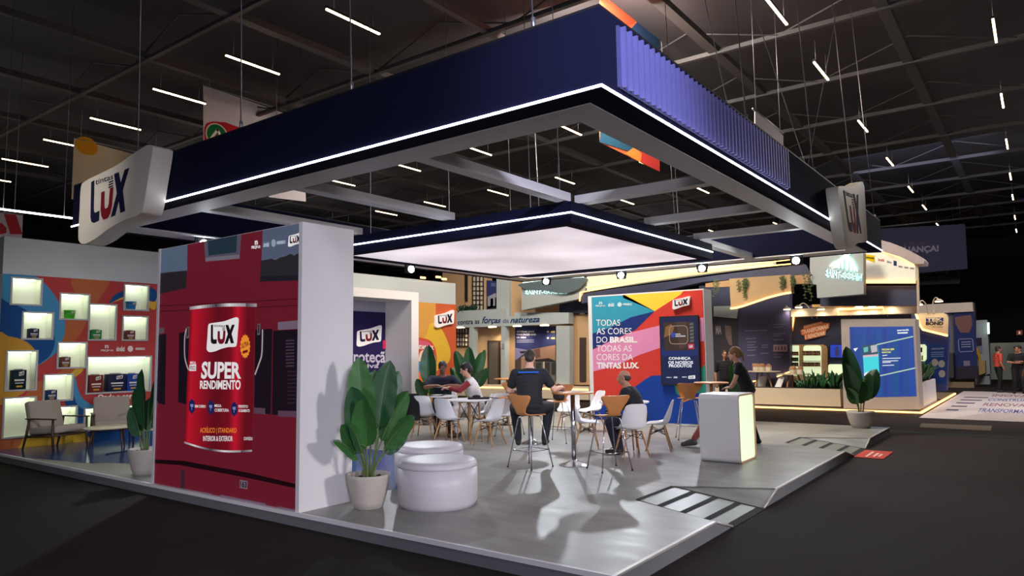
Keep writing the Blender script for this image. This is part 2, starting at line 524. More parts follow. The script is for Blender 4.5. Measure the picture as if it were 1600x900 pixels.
# white edge strips
e = MB()
e.box(PX0 - 0.012, PY0 - 0.012, z - 0.035, PX0 + 0.02, PY1, z + 0.006, WHITE)
structure(e.build('trim_1'), 'white edging along the stand floor')
ALU = mat('aluminium_edge', (190, 186, 178), 0.4, metal=0.3, var=0.1)
e = MB()
for x0, x1 in ((PX0, r1['c']), (r1['f'], r2['c']), (r2['f'], PX1)):
    e.box(x0, PY0 - 0.01, z - 0.012, x1, PY0 + 0.025, z + 0.005, ALU)
structure(e.build('trim_2'), 'pale metal edging along the stand floor')
TAPE = mat('black_grip_tape', (20, 20, 22), 0.9, var=0.2, scale=40)
RAMPM = mat('ramp_vinyl', (124, 126, 116), 0.38, var=0.12, scale=3)
for i, r in enumerate(RAMPS):
    lab = ('access ramp cut in the platform nearest the camera, marked with black tape', 'access ramp farther along the platform edge beside the red floor mat')[i]
    t = thing('access_ramp', lab, 'ramp', (r['b'], r['y'], 0))
    y = r['y']
    if i == 1:
        y = yr
    B, A = Vector((r['b'], y, z)), Vector((r['a'], y, z))
    D, Ee = Vector((r['d'], PY0, 0.004)), Vector((r['e'], PY0, 0.004))
    Cc, F = Vector((r['c'], PY0, z)), Vector((r['f'], PY0, z))
    q = MB()
    q.add([B, A, Ee, D], [(3, 2, 1, 0)], RAMPM)
    q.add([B, Cc, D], [(0, 1, 2)], CONC)
    q.add([A, Ee, F], [(0, 1, 2)], CONC)
    q.build('ramp_surface', t, t.location)
    def strip(m, P, Q, w, nrm):
        d = (Q - P).normalized()
        o = nrm.cross(d).normalized() * w / 2
        up = nrm * 0.004
        m.add([P - o + up, Q - o + up, Q + o + up, P + o + up], [(0, 1, 2, 3)], TAPE)
    n = (A - B).cross(Ee - A).normalized()
    n = n if n.z > 0 else -n
    rungs = MB()
    for k in range(1, 4):
        strip(rungs, B.lerp(D, k / 4), A.lerp(Ee, k / 4), 0.07, n)
    rungs.build('rung_tape', t, t.location)
    bt = MB()
    strip(bt, B, A, 0.05, n); strip(bt, D.lerp(B, 0.02), Ee.lerp(A, 0.02), 0.09, n)
    strip(bt, B, D, 0.04, n); strip(bt, A, Ee, 0.05, n)
    strip(bt, A, F + Vector((0, 0.02, 0.001)), 0.025, Vector((0, 0, 1)))
    bt.build('border_tape', t, t.location)
    m = MB()
    for P, Q in ((Cc, D), (F, Ee)):
        m.tube([P + Vector((0, -0.01, 0)), Q + Vector((0, -0.01, 0.01))], 0.014, ALU, 6)
    m.build('edge_strip', t, t.location)
# blue vinyl inlay
bl = MB()
pts = spl([(4.79, 15.39), (4.80, 14.1), (4.98, 13.06), (5.1, 12.27), (5.47, 11.56), (5.85, 9.5), (5.95, 7.6), (6.12, 6.5), (7.2, 7.05), (8.5, 8.85), (8.6, 10.6), (9.2, 12.6), (9.6, 15.39)], 5, True)
bl.poly(FZ(PZ), [(max(4.79, min(15, x)), min(15.39, y)) for x, y in pts], mat('blue_floor_vinyl', (30, 78, 150), 0.16, var=0.06, scale=2), 0.003)
structure(bl.build('floor_inlay'), 'glossy blue vinyl shape on the stand floor')

# ================================================================== hanging canopy
NX, NY, RX, LY, CB, CT = 4.60, 2.55, 16.38, 11.8, 3.80, 4.43
can = thing('hanging_canopy', 'huge navy square frame canopy hung over the stand, white light line along its lower edge', 'canopy', (NX, NY, CB))
o = can.location
IX0, IY0, IX1, IY1 = 5.19, 3.09, 15.62, 11.06
def cpart(name, fn):
    m = MB(); fn(m); return m.build(name, can, o)
cpart('fascia', lambda m: m.box(NX, NY, CB, NX + 0.05, LY, CT, NAVY))
cpart('fascia', lambda m: m.box(NX + 0.05, NY, CB, RX, NY + 0.05, CT, NAVY))
cpart('fascia', lambda m: m.box(RX - 0.05, NY + 0.05, CB, RX, LY, CT, NAVY))
cpart('fascia', lambda m: m.box(NX + 0.05, LY - 0.05, CB, RX - 0.05, LY, CT, NAVY))
def inner(m):
    m.box(IX0 - 0.03, IY0 - 0.03, CB, IX0, IY1 + 0.03, CT, NAVY)
    m.box(IX1, IY0 - 0.03, CB, IX1 + 0.03, IY1 + 0.03, CT, NAVY)
    m.box(IX0, IY0 - 0.03, CB, IX1, IY0, CT, NAVY)
    m.box(IX0, IY1, CB, IX1, IY1 + 0.03, CT, NAVY)
cpart('inner_fascia', inner)
def ring(m, x0, y0, x1, y1, X0, Y0, X1, Y1, za, zb, mm):
    m.box(x0, y0, za, X0, y1, zb, mm); m.box(X1, y0, za, x1, y1, zb, mm)
    m.box(X0, y0, za, X1, Y0, zb, mm); m.box(X0, Y1, za, X1, y1, zb, mm)
cpart('edge_lip', lambda m: ring(m, NX, NY, RX, LY, NX + 0.235, NY + 0.235, RX - 0.235, LY - 0.235, CB - 0.012, CB, NAVY))
SOFF = mat('soffit_white', (216, 212, 212), 0.55, var=0.04, scale=1.5)
cpart('soffit', lambda m: ring(m, NX + 0.235, NY + 0.235, RX - 0.235, LY - 0.235, IX0, IY0, IX1, IY1, CB - 0.02, CB, SOFF))
def led(m, x0, y0, x1, y1, z0, z1, t=0.012):
    ring(m, x0 - t, y0 - t, x1 + t, y1 + t, x0, y0, x1, y1, z0, z1, LED)
cpart('led_strip', lambda m: led(m, NX, NY, RX, LY, CB - 0.006, CB + 0.012))
cpart('top_cover', lambda m: ring(m, NX, NY, RX, LY, IX0, IY0, IX1, IY1, CT, CT + 0.02, DARK))
FIN = mat('violet_fin', (88, 86, 142), 0.5, var=0.06)
FINB = mat('violet_panel', (66, 64, 112), 0.55, var=0.06)
def fins(m):
    m.box(4.86, NY - 0.02, 3.87, 9.5, NY, 4.37, FINB)
    x = 4.9
    while x < 9.46:
        m.box(x, NY - 0.06, 3.875, x + 0.022, NY - 0.02, 4.365, FIN)
        x += 0.105
cpart('slatted_panel', fins)
BSO = mat('beam_white', (205, 200, 196), 0.55, var=0.04)
LX0, LY0, LX1, LY1, LZ = 7.85, 4.85, 12.85, 9.62, 3.48
for y in (5.0, 7.05, 9.1):
    cpart('crossbeam', lambda m: m.box(IX0, y - 0.09, CB - 0.015, LX0 + 0.1, y + 0.09, CB + 0.1, BSO))
for x in (8.2, 10.3, 12.3):
    cpart('crossbeam', lambda m: m.box(x - 0.09, IY0, CB - 0.015, x + 0.09, LY0 + 0.1, CB + 0.1, BSO))
cpart('crossbeam', lambda m: m.box(LX1 - 0.1, 4.98, CB - 0.015, IX1, 5.16, CB + 0.1, BSO))
def cable(p, q, dx=0.0):
    cpart('cable', lambda m: (m.tube([p, q], 0.008, STEEL, 6), m.tube([(p[0], p[1], p[2]), (p[0], p[1], p[2] + 0.12)], 0.02, STEEL, 8)))
for x, y in ((4.65, 5.45), (4.65, 7.4), (4.65, 9.9), (4.65, 3.2), (8.2, 2.62), (11.3, 2.62), (14.2, 2.62), (16.2, 2.62), (16.2, 7), (16.2, 11)):
    cable((x, y, CT), (x + 0.05, y + 0.25, 9.6))
for x, y, a, b in ((10.9, 2.62, 9.2, 3.6), (10.9, 2.62, 12.8, 2.0), (7.6, 2.62, 6.0, 3.0)):
    cpart('cable', lambda m: m.tube([(x, y, CT), (a, b, 9.6)], 0.006, STEEL, 5))

# ---- lit ceiling box inside the ring
lb = thing('hanging_light_box', 'large square light box with glowing pale ceiling panel, hung inside the canopy frame', 'light box', ((LX0 + LX1) / 2, (LY0 + LY1) / 2, LZ))
def lpart(name, fn):
    m = MB(); fn(m); return m.build(name, lb, lb.location)
lpart('frame', lambda m: ring(m, LX0, LY0, LX1, LY1, LX0 + 0.2, LY0 + 0.2, LX1 - 0.2, LY1 - 0.2, LZ, CB - 0.03, NAVY))
def panel_mat():
    m = mat('glowing_stretch_panel', (200, 196, 200), 0.5, emit=1.0, ecol=(232, 220, 228), var=0.02)
    nt = m.node_tree
    b = nt.nodes['Principled BSDF']
    n = nt.nodes.new('ShaderNodeTexNoise'); n.inputs['Scale'].default_value = 0.5; n.inputs['Detail'].default_value = 1
    nt.links.new(nt.nodes['Texture Coordinate'].outputs['Object'], n.inputs['Vector'])
    r = nt.nodes.new('ShaderNodeMapRange'); r.inputs['From Min'].default_value = 0.3; r.inputs['From Max'].default_value = 0.7
    r.inputs['To Min'].default_value = 0.5; r.inputs['To Max'].default_value = 0.95
    nt.links.new(n.outputs['Fac'], r.inputs['Value']); nt.links.new(r.outputs[0], b.inputs['Emission Strength'])
    return m
lpart('light_panel', lambda m: m.box(LX0 + 0.2, LY0 + 0.2, LZ + 0.01, LX1 - 0.2, LY1 - 0.2, LZ + 0.05, panel_mat()))
lpart('led_strip', lambda m: led(m, LX0, LY0, LX1, LY1, 3.61, 3.63, 0.01))
for x, y in ((8.3, 5.3), (12.4, 5.3), (8.3, 9.2), (12.4, 9.2), (10.3, 7.2), (9.0, 8.0)):
    lpart('cable', lambda m: m.tube([(x, y, CB - 0.03), (x + 0.1, y + 0.2, 9.6)], 0.007, STEEL, 5))

# ---- spotlights on the far inner edge of the frame
SPL = glow('spot_lens', (225, 240, 255), 60.0)
def spotlight(x, y, tx, ty, label):
    t = thing('spotlight', label, 'spotlight', (x, y, CB - 0.02), math.atan2(ty - y, tx - x), 'spotlights along the canopy frame')
    b = MB(); b.rbox(-0.06, -0.11, -0.2, 0.05, 0.11, -0.03, 0.02, DARK); b.build('housing', t)
    b = MB(); b.box(-0.02, -0.13, -0.12, 0.02, -0.11, -0.02, DARK); b.box(-0.02, 0.11, -0.12, 0.02, 0.13, -0.02, DARK)
    b.box(-0.02, -0.13, -0.025, 0.02, 0.13, 0.0, DARK); b.build('bracket', t)
    b = MB(); b.cyl((0.045, 0, -0.115), (0.06, 0, -0.115), 0.075, SPL, n=24); b.build('lens', t)
    d = Vector((tx - x, ty - y, 0)).normalized() * 0.1
    lamp('spotlight_beam', 'SPOT', (x + d.x, y + d.y, CB - 0.12), (tx, ty, 0.6), 260, (0.86, 0.93, 1.0), spot_size=2.0, spot_blend=0.8, shadow_soft_size=0.06).parent = None
spotlight(6.37, 11.19, 6.0, 8.0, 'glaring white spotlight above the left end of the red paint can wall')
spotlight(11.25, 11.19, 10.5, 7.5, 'glaring white spotlight left of the glowing ceiling panel, above the white portal')
spotlight(15.75, 10.55, 11, 8.5, 'glaring white spotlight at the far tip of the glowing ceiling panel')
spotlight(15.75, 8.3, 11, 7.0, 'glaring white spotlight above the slogan panel, left of its logo')
spotlight(15.75, 6.2, 11, 5.2, 'glaring white spotlight right of the glowing ceiling panel')
spotlight(15.75, 4.1, 11, 4.0, 'rightmost glaring white spotlight, just left of the glowing arch sign')

# ================================================================== logo
def wave_plate(k=5):
    base = [(0.03, 0.74), (0.10, 0.80), (0.3, 0.83), (0.55, 0.87), (0.78, 0.95), (0.92, 0.99), (0.985, 0.96), (1.0, 0.88), (0.985, 0.55), (0.965, 0.22), (0.9, 0.15), (0.7, 0.14), (0.48, 0.09), (0.28, 0.02), (0.1, 0.0), (0.02, 0.05), (0.0, 0.14), (0.015, 0.45)]
    return spl(base, k, True)
LET_L = [(0.125, 0.76), (0.195, 0.77), (0.205, 0.42), (0.215, 0.37), (0.24, 0.35), (0.335, 0.36), (0.335, 0.235), (0.22, 0.225), (0.16, 0.25), (0.135, 0.31)]
LET_U = [(0.35, 0.585), (0.425, 0.59), (0.435, 0.41), (0.45, 0.365), (0.48, 0.36), (0.51, 0.37), (0.525, 0.41), (0.53, 0.60), (0.605, 0.605), (0.60, 0.37), (0.575, 0.28), (0.53, 0.235), (0.475, 0.225), (0.42, 0.235), (0.375, 0.29), (0.355, 0.37)]
LET_X = [(0.595, 0.765), (0.69, 0.77), (0.745, 0.63), (0.80, 0.775), (0.89, 0.78), (0.80, 0.52), (0.885, 0.25), (0.785, 0.245), (0.735, 0.395), (0.68, 0.235), (0.585, 0.23), (0.68, 0.51)]
def lux(m, fr, q, c, plate=True, step=0.002, dark=None, red=None, white=None, small=True):
    dark, red, white = dark or C_NAVY, red or C_RED, white or C_WHITE
    if plate:
        m.poly(fr, [q(*p) for p in wave_plate(4)], white, c)
        c += step
    m.poly(fr, [q(*p) for p in LET_L], dark, c)
    m.poly(fr, [q(*p) for p in LET_U], red, c)
    m.poly(fr, [q(*p) for p in LET_X], dark, c)
    if small:
        for k in range(3):
            y0 = 0.607 + k * 0.031
            m.poly(fr, [q(x, y) for x, y in ((0.5, y0), (0.595, y0 + 0.005), (0.595, y0 + 0.022), (0.5, y0 + 0.018))], dark, c)
        vs, fs, asp = glyphs('tintas', 0.012)
        m.add([fr.at(*q(0.215 + x * 0.37, 0.705 + y * 0.068), c) for x, y in vs], fs, dark)

# ---- logo signs on the canopy
def logo_sign(label, fr, q, depth, parent_name='logo_sign'):
    pts = [q(*p) for p in wave_plate(5)]
    ctr = q(0.5, 0.5)
    t = thing('logo_sign', label, 'sign', fr.at(ctr[0], ctr[1], 0))
    m = MB(); m.slab(fr, pts, -depth, 0, mat('sign_acrylic', (216, 208, 196), 0.4, var=0.03)); b = m.build('sign_body', t, t.location)
    m = MB(); lux(m, fr, lambda x, y: q(0.19 + (x - 0.125) * 0.70, y), 0.003, plate=False); m.build('lettering', t, t.location)
fr = FX(4.32)
logo_sign('white wave-shaped logo sign on the left face of the canopy', fr, quad(fr, (124, 262), (240, 222), (224, 352), (122, 384)), 0.26)
fr = FY(2.36)
logo_sign('white wave-shaped logo sign on the right face of the canopy', fr, quad(fr, (1303, 264), (1350, 284), (1358, 396), (1322, 386)), 0.18)
# ================================================================== paint can display wall (red)
RW = thing('display_wall', 'tall white display wall with lit red paint can picture facing the aisle', 'display wall', (4.78, 7.94, PZ))
rx0, rx1, ry0, ry1, rz1 = 4.78, 5.50, 6.39, 9.50, 3.25
m = MB(); m.box(rx0 + 0.03, ry0, PZ, rx1, ry1, rz1, WHITE); m.build('wall_body', RW, RW.location)
m = MB()
m.box(rx0, ry0, PZ, rx0 + 0.03, ry0 + 0.06, rz1, WHITE); m.box(rx0, ry1 - 0.05, PZ, rx0 + 0.03, ry1, rz1, WHITE)
m.build('frame_edge', RW, RW.location)
fr = FX(rx0 + 0.012)
A = lambda pts: [(230 + x / 4.285, 350 + y / 4.285) for x, y in pts]           # pixel helpers of the picture's close views
B = lambda pts: [(270 + x / 3.4625, 460 + y / 3.4615) for x, y in pts]
D_ = lambda pts: [(220 + x / 1.8, 330 + y / 1.8) for x, y in pts]
K = 0.36
m = MB()
R_WALL = screen((138, 34, 54), K)
m.block(fr, -ry1 + 0.05, PZ + 0.01, -ry0 - 0.06, rz1 - 0.01, -0.01, 0, R_WALL)
L1, L2, L3, L4, L5, L6 = 0.001, 0.002, 0.003, 0.004, 0.005, 0.006
clipa = (-ry1 + 0.05, -ry0 - 0.06)
def cp(pix, c, rgb, k=K):
    pts = [(min(max(a, clipa[0]), clipa[1]), min(max(b, PZ + 0.01), rz1 - 0.01)) for a, b in fr.pixs(pix)]
    m.poly(fr, pts, screen(rgb, k), c)
# sky, roofs, trees
cp(A([(60, 100), (272, 80), (268, 320), (62, 340)]), L1, (112, 132, 160))
cp(A([(60, 335), (150, 322), (268, 312), (262, 430), (60, 470)]), L2, (52, 44, 52))
cp(A([(775, 0), (1060, -30), (1056, 240), (765, 250)]), L1, (112, 124, 154))
cp(A([(762, 245), (800, 240), (830, 232), (860, 242), (890, 225), (930, 215), (960, 200), (985, 212), (1010, 196), (1040, 205), (1056, 195), (1054, 375), (756, 385)]), L2, (54, 50, 58))
cp(A([(756, 352), (1054, 338), (1054, 372), (756, 386)]), L3, (40, 36, 48))
# upper window
cp(A([(383, 60), (632, 20), (620, 232), (390, 252)]), L2, (112, 104, 124))
cp(A([(408, 60), (605, 30), (598, 190), (412, 212)]), L3, (44, 66, 84))
cp(A([(395, 225), (620, 205), (620, 232), (390, 252)]), L3, (150, 138, 152))
for y0, y1 in ((545, 505), (580, 550)):
    cp(A([(60, y0 + 4), (1050, y1 - 10), (1050, y1 - 4), (60, y0 + 10)]), L1, (96, 18, 36))
# shutters
for x0, x1, y0, y1 in ((30, 72, 345, 545), (108, 136, 338, 545), (322, 370, 330, 572), (372, 458, 332, 580)):
    cp(D_([(x0, y0 + 4), (x1, y0), (x1 - 4, y1), (x0 - 3, y1 - 8)]), L1, (34, 22, 36))
for k in range(9):
    cp(D_([(408, 362 + k * 9), (432, 361 + k * 9), (432, 365 + k * 9), (408, 366 + k * 9)]), L2, (92, 70, 90))
    cp(D_([(412, 450 + k * 11), (438, 449 + k * 11), (438, 452 + k * 11), (412, 453 + k * 11)]), L2, (70, 46, 66))
for x0, x1, y in ((386, 456, 575), (20, 48, 545), (318, 350, 566)):
    cp(D_([(x0, y - 14), (x1, y - 12), (x1, y + 6), (x0, y + 2)]), L2, (120, 84, 108))
cp(D_([(386, 312), (457, 306), (457, 330), (386, 334)]), L2, (150, 128, 150))
cp(D_([(38, 330), (66, 328), (66, 342), (38, 346)]), L2, (120, 96, 116))
# pavement line, pipe, number plate
cp(D_([(20, 695), (120, 702), (300, 735), (440, 768), (440, 780), (290, 748), (110, 714), (20, 706)]), L1, (34, 8, 18))
cp(D_([(114, 728), (124, 728), (122, 785), (112, 785)]), L2, (70, 50, 60))
for x0, x1, y0, y1 in ((108, 198, 778, 796), (224, 352, 797, 824), (386, 440, 830, 842), (20, 32, 752, 764)):
    cp(D_([(x0, y0), (x1, y1 - 2), (x1, y1 + 4), (x0, y0 + 10)]), L2, (140, 112, 140))
cp(D_([(279, 755), (301, 759), (300, 782), (278, 778)]), L2, (150, 126, 146))
m.qtext(fr, '163', *D_([(281, 759), (299, 762), (298, 778), (280, 775)]), screen((40, 20, 34), K), L3, 0.02)
m.build('printed_picture', RW, RW.location)
# the can in the picture
m = MB()
# body with vertical shine bands, as printed
cols = [(0, 0.06, (132, 12, 30)), (0.06, 0.26, (206, 24, 46)), (0.26, 0.46, (156, 18, 38)), (0.46, 0.66, (104, 14, 30)), (0.66, 0.76, (128, 16, 32)), (0.76, 0.9, (214, 26, 50)), (0.9, 1.0, (110, 14, 30))]
qc = quad(fr, *B([(96, 82), (444, 66), (430, 832), (64, 788)]))
bow = lambda t: -0.028 * 4 * t * (1 - t) + 0.0
def band(t0, t1, c0, c1, v0f, v1f, lay, KK=0.62, n=6):
    for k in range(n):
        ta, tb = t0 + (t1 - t0) * k / n, t0 + (t1 - t0) * (k + 1) / n
        f = (k + .5) / n
        rgb = tuple(int(c0[i] * (1 - f) + c1[i] * f) for i in range(3))
        m.poly(fr, [qc(ta, v0f(ta)), qc(tb, v0f(tb)), qc(tb, v1f(tb)), qc(ta, v1f(ta))], screen(rgb, KK), lay)
lowf = lambda t: -0.012 - 0.03 * math.sin(PI * t)
topf = lambda t: 1.0 + 0.012 * math.sin(PI * t)
for i, (t0, t1, c) in enumerate(cols):
    nxt = cols[i + 1][2] if i + 1 < len(cols) else c
    band(t0, t1, c, nxt, lowf, topf, L3)
sil = [(0, 0.15, (150, 140, 146), (235, 230, 234)), (0.15, 0.4, (240, 238, 240), (90, 80, 88)), (0.4, 0.6, (60, 52, 60), (235, 232, 235)), (0.6, 0.85, (240, 240, 242), (170, 160, 166)), (0.85, 1.0, (90, 80, 88), (180, 174, 178))]
for t0, t1, c0, c1 in sil:
    band(t0 * 1.04 - 0.01, t1 * 1.04 - 0.01, c0, c1, lambda t: topf(t) - 0.002, lambda t: topf(t) + 0.022, L4)
    band(t0, t1, c0, c1, lambda t: lowf(t) - 0.012, lambda t: lowf(t) + 0.002, L4)
m.build('printed_can', RW, RW.location)
m = MB()
for x0, y0 in ((76, 178), (460, 160)):
    m.pp(fr, B([(x0, y0), (x0 + 15, y0 - 2), (x0 + 13, y0 + 58), (x0 - 2, y0 + 60)]), screen((120, 108, 116), 0.5), L4)
    m.pp(fr, B([(x0 + 4, y0 + 4), (x0 + 11, y0 + 3), (x0 + 9, y0 + 50), (x0 + 2, y0 + 50)]), screen((46, 36, 46), 0.5), L5)
for pts in (spl([(74, 190), (66, 240), (66, 330), (76, 380), (86, 405)], 5, False), spl([(487, 195), (486, 260), (482, 330), (466, 380), (448, 430)], 5, False)):
    m.line(fr, fr.pixs(B(pts)), 0.022, screen((196, 184, 190), 0.55), L5)
m.build('printed_handle', RW, RW.location)
m = MB()
WH = screen((240, 236, 238), 0.7)
lux(m, fr, quad(fr, *B([(190, 118), (359, 122), (352, 312), (184, 312)])), L4, step=0.002, dark=screen((34, 20, 34), 0.4), red=screen((128, 20, 40), 0.5), white=WH)
m.qtext(fr, 'SUPER', *B([(160, 363), (369, 366), (371, 457), (153, 457)]), WH, L4, 0.035)
m.qtext(fr, 'RENDIMENTO', *B([(149, 466), (369, 462), (368, 516), (148, 511)]), WH, L4, 0.03)
BL = screen((34, 38, 96), 0.5)
def bt(t, x0, y0, x1, y1, mm, bold=0.015):
    m.qtext(fr, t, *B([(x0, y0), (x1, y0 + 1), (x1, y1 + 1), (x0, y1)]), mm, L5, bold)
for x, y in ((105, 605), (207, 610), (334, 620)):
    hexa = [(x + 19 * math.sin(a) * (1 if abs(math.cos(a)) < .99 else 1), y - 42 * math.cos(a)) for a in [k * PI / 3 for k in range(6)]]
    m.pp(fr, B(hexa), BL, L4)
    m.pp(fr, B([(x - 8, y - 12), (x + 8, y - 12), (x + 8, y + 4), (x + 1, y + 4), (x + 1, y + 20), (x - 2, y + 20), (x - 2, y + 2), (x - 8, y + 2)]), screen((150, 160, 220), 0.5), L5)
bt('SEM CHEIRO', 120, 597, 180, 612, WH); bt('MEGA', 228, 594, 265, 609, WH); bt('COBERTURA', 228, 617, 305, 634, WH)
bt('PERFEITO', 357, 598, 408, 613, WH); bt('ACABAMENTO', 357, 620, 418, 636, WH)
OR = screen((240, 128, 44), 0.7)
bt('ACRÍLICO | STANDARD', 149, 714, 347, 756, OR, 0.02)
bt('INTERIOR & EXTERIOR', 166, 765, 326, 793, WH, 0.012); bt('CONTEÚDO', 386, 767, 433, 788, WH)
bt('MEGA', 96, 362, 127, 376, WH); m.pp(fr, B([(92, 380), (128, 378), (127, 414), (91, 414)]), WH, L4); bt('FOSCO', 95, 386, 125, 408, screen((150, 20, 40), 0.5), 0.03)
burst = []
for k in range(32):
    a = k * PI / 16; rr = 1.0 if k % 2 == 0 else 0.86
    burst.append((393 + 28 * rr * math.sin(a), 281 - 67 * rr * math.cos(a)))
m.pp(fr, B(burst), screen((246, 150, 50), 0.7), L4)
m.qtext(fr, 'ULTRA', *B([(372, 268), (412, 250), (414, 276), (374, 294)]), screen((140, 24, 30), 0.5), L5, 0.03)
m.pp(fr, B([(380, 306), (408, 298), (408, 312), (380, 322)]), screen((140, 24, 30), 0.5), L5)
# marks at the top
lux(m, fr, quad(fr, *A([(948, 60), (1040, 52), (1036, 144), (944, 154)])), L4, dark=screen((34, 20, 34), 0.4), red=screen((128, 20, 40), 0.5), white=WH)
m.qtext(fr, 'n', *A([(722, 112), (742, 110), (742, 138), (722, 140)]), WH, L4, 0.05)
m.qtext(fr, 'PBQP-H', *A([(700, 147), (758, 142), (758, 166), (700, 170)]), WH, L4, 0.04)
m.qtext(fr, 'abrafati', *A([(780, 122), (818, 118), (818, 152), (780, 156)]), screen((190, 200, 220), 0.6), L4, 0.05)
m.pp(fr, A([(848 + 16 * math.cos(k * PI / 4), 128 + 27 * math.sin(k * PI / 4)) for k in range(8)]), screen((170, 186, 214), 0.5), L4)
m.qtext(fr, 'MEMBRO', *A([(870, 114), (928, 108), (928, 132), (870, 138)]), screen((190, 200, 220), 0.6), L4, 0.05)
m.build('printed_lettering', RW, RW.location)

# ================================================================== niche wall at the back left
def clip(sub, x0, y0, x1, y1):
    for ax, lim, keep in ((0, x0, 1), (0, x1, -1), (1, y0, 1), (1, y1, -1)):
        out = []
        for i in range(len(sub)):
            p, q = sub[i - 1], sub[i]
            ip, iq = (p[ax] - lim) * keep >= 0, (q[ax] - lim) * keep >= 0
            if ip != iq:
                t = (lim - p[ax]) / (q[ax] - p[ax])
                out.append((p[0] + (q[0] - p[0]) * t, p[1] + (q[1] - p[1]) * t))
            if iq:
                out.append(q)
        sub = out
        if not sub:
            return []
    return sub
WY = 15.4
fr = FY(WY)
n1 = lambda x, y: (x / 4.5, 420 + y / 4.5)
n2 = lambda x, y: (110 + x / 4.09, 420 + y / 4.09)
n5 = lambda x, y: (x / 5.62, 600 + y / 5.62)
def box_from(l, t, r, b):
    yc = (t + b) / 2; xc = (l + r) / 2
    return (fr.pix(l, yc)[0], fr.pix(xc, b)[1], fr.pix(r, yc)[0], fr.pix(xc, t)[1])
NICH = [(18, 435.5, 64, 475.5), (35.5, 489, 81.5, 529), (10, 549, 56, 609), (94, 460, 138, 498.5), (90.5, 536, 133.5, 574), (68.5, 586, 112, 625), (139, 476.5, 180, 530.5),
        (194, 446, 230.5, 484), (191.5, 495, 229, 531), (135.5, 558, 234, 612), (5, 622, 53, 682), (84, 636, 118, 668), (131.5, 636, 226, 669)]
NB = [box_from(*q) for q in NICH]
WX0, WX1, WZ1, GZ = 4.86, 17.6, 4.08, 3.38
NWL = thing('display_wall', 'long wall with a colourful curved print and lit box niches behind the grey armchairs', 'display wall', ((WX0 + WX1) / 2, WY, PZ))
xs = sorted(set([WX0, WX1] + [v for b in NB for v in (b[0], b[2])]))
zs = sorted(set([PZ, GZ] + [v for b in NB for v in (b[1], b[3])]))
inside = lambda x, z: any(b[0] < x < b[2] and b[1] < z < b[3] for b in NB)
cells = []
for i in range(len(xs) - 1):
    run = None
    for j in range(len(zs) - 1):
        solid = not inside((xs[i] + xs[i + 1]) / 2, (zs[j] + zs[j + 1]) / 2)
        if solid:
            run = [zs[j], zs[j + 1]] if run is None else [run[0], zs[j + 1]]
        if (not solid or j == len(zs) - 2) and run:
            cells.append((xs[i], run[0], xs[i + 1], run[1])); run = None
S_RED, S_LB, S_DB, S_OC, S_BR, S_YE = ink((172, 66, 66)), ink((70, 136, 178)), ink((34, 76, 132)), ink((190, 144, 58)), ink((172, 98, 62)), ink((206, 168, 58))
shapes = [
    ([n2(*q) for q in ((10, 60), (240, 75), (200, 170), (150, 260), (110, 330), (60, 420), (0, 480), (-60, 440), (-40, 300), (40, 200))], S_BR),
    ([n1(*q) for q in ((600, 560), (560, 700), (470, 760), (380, 800), (300, 900), (250, 940), (180, 1000), (160, 920), (260, 800), (400, 740))], S_BR),
    ([n1(*q) for q in ((600, 640), (580, 720), (500, 780), (420, 860), (330, 960), (300, 1100), (200, 1190), (150, 1250), (120, 1230), (250, 980), (330, 880), (460, 770))], S_YE),
    ([n1(*q) for q in ((-20, 20), (100, 35), (230, 45), (300, 90), (380, 180), (430, 280), (458, 360), (450, 470), (400, 580), (330, 640), (262, 680), (200, 700), (100, 700), (-20, 600))], S_LB),
    ([n1(*q) for q in ((-20, 235), (60, 240), (130, 262), (200, 300), (300, 352), (350, 400), (380, 470), (382, 540), (350, 610), (300, 652), (262, 676), (200, 690), (-20, 650))], S_DB),
    ([n1(*q) for q in ((-20, 475), (60, 475), (130, 490), (195, 520), (240, 565), (262, 620), (262, 700), (240, 780), (180, 860), (90, 910), (-20, 930))], S_OC),
    ([(-2, 640), (20, 655), (40, 672), (33, 690), (33, 708), (-2, 712)], S_BR),
    ([(34, 712), (34, 690), (60, 660), (100, 640), (101, 626), (110, 640), (128, 672), (145, 690), (150, 702)], S_YE),
    ([(101, 626), (116, 618), (131, 632), (150, 650), (240, 660), (240, 700), (150, 700), (144, 688), (128, 672), (108, 642)], S_DB),
    ([n2(*q) for q in ((8, 720), (30, 690), (45, 760), (80, 830), (140, 870), (220, 890), (300, 905), (300, 930), (160, 930), (70, 890), (30, 840))], S_LB),
    ([n2(*q) for q in ((248, 222), (290, 175), (350, 148), (430, 135), (540, 140), (540, 260), (470, 225), (400, 188), (330, 195))], S_YE),
    ([n2(*q) for q in ((248, 222), (280, 170), (340, 140), (430, 120), (540, 132), (540, 210), (470, 190), (400, 170), (330, 182))], S_DB),
]
shapes = [(fr.pixs(spl(q, 4, True)), mm) for q, mm in shapes]
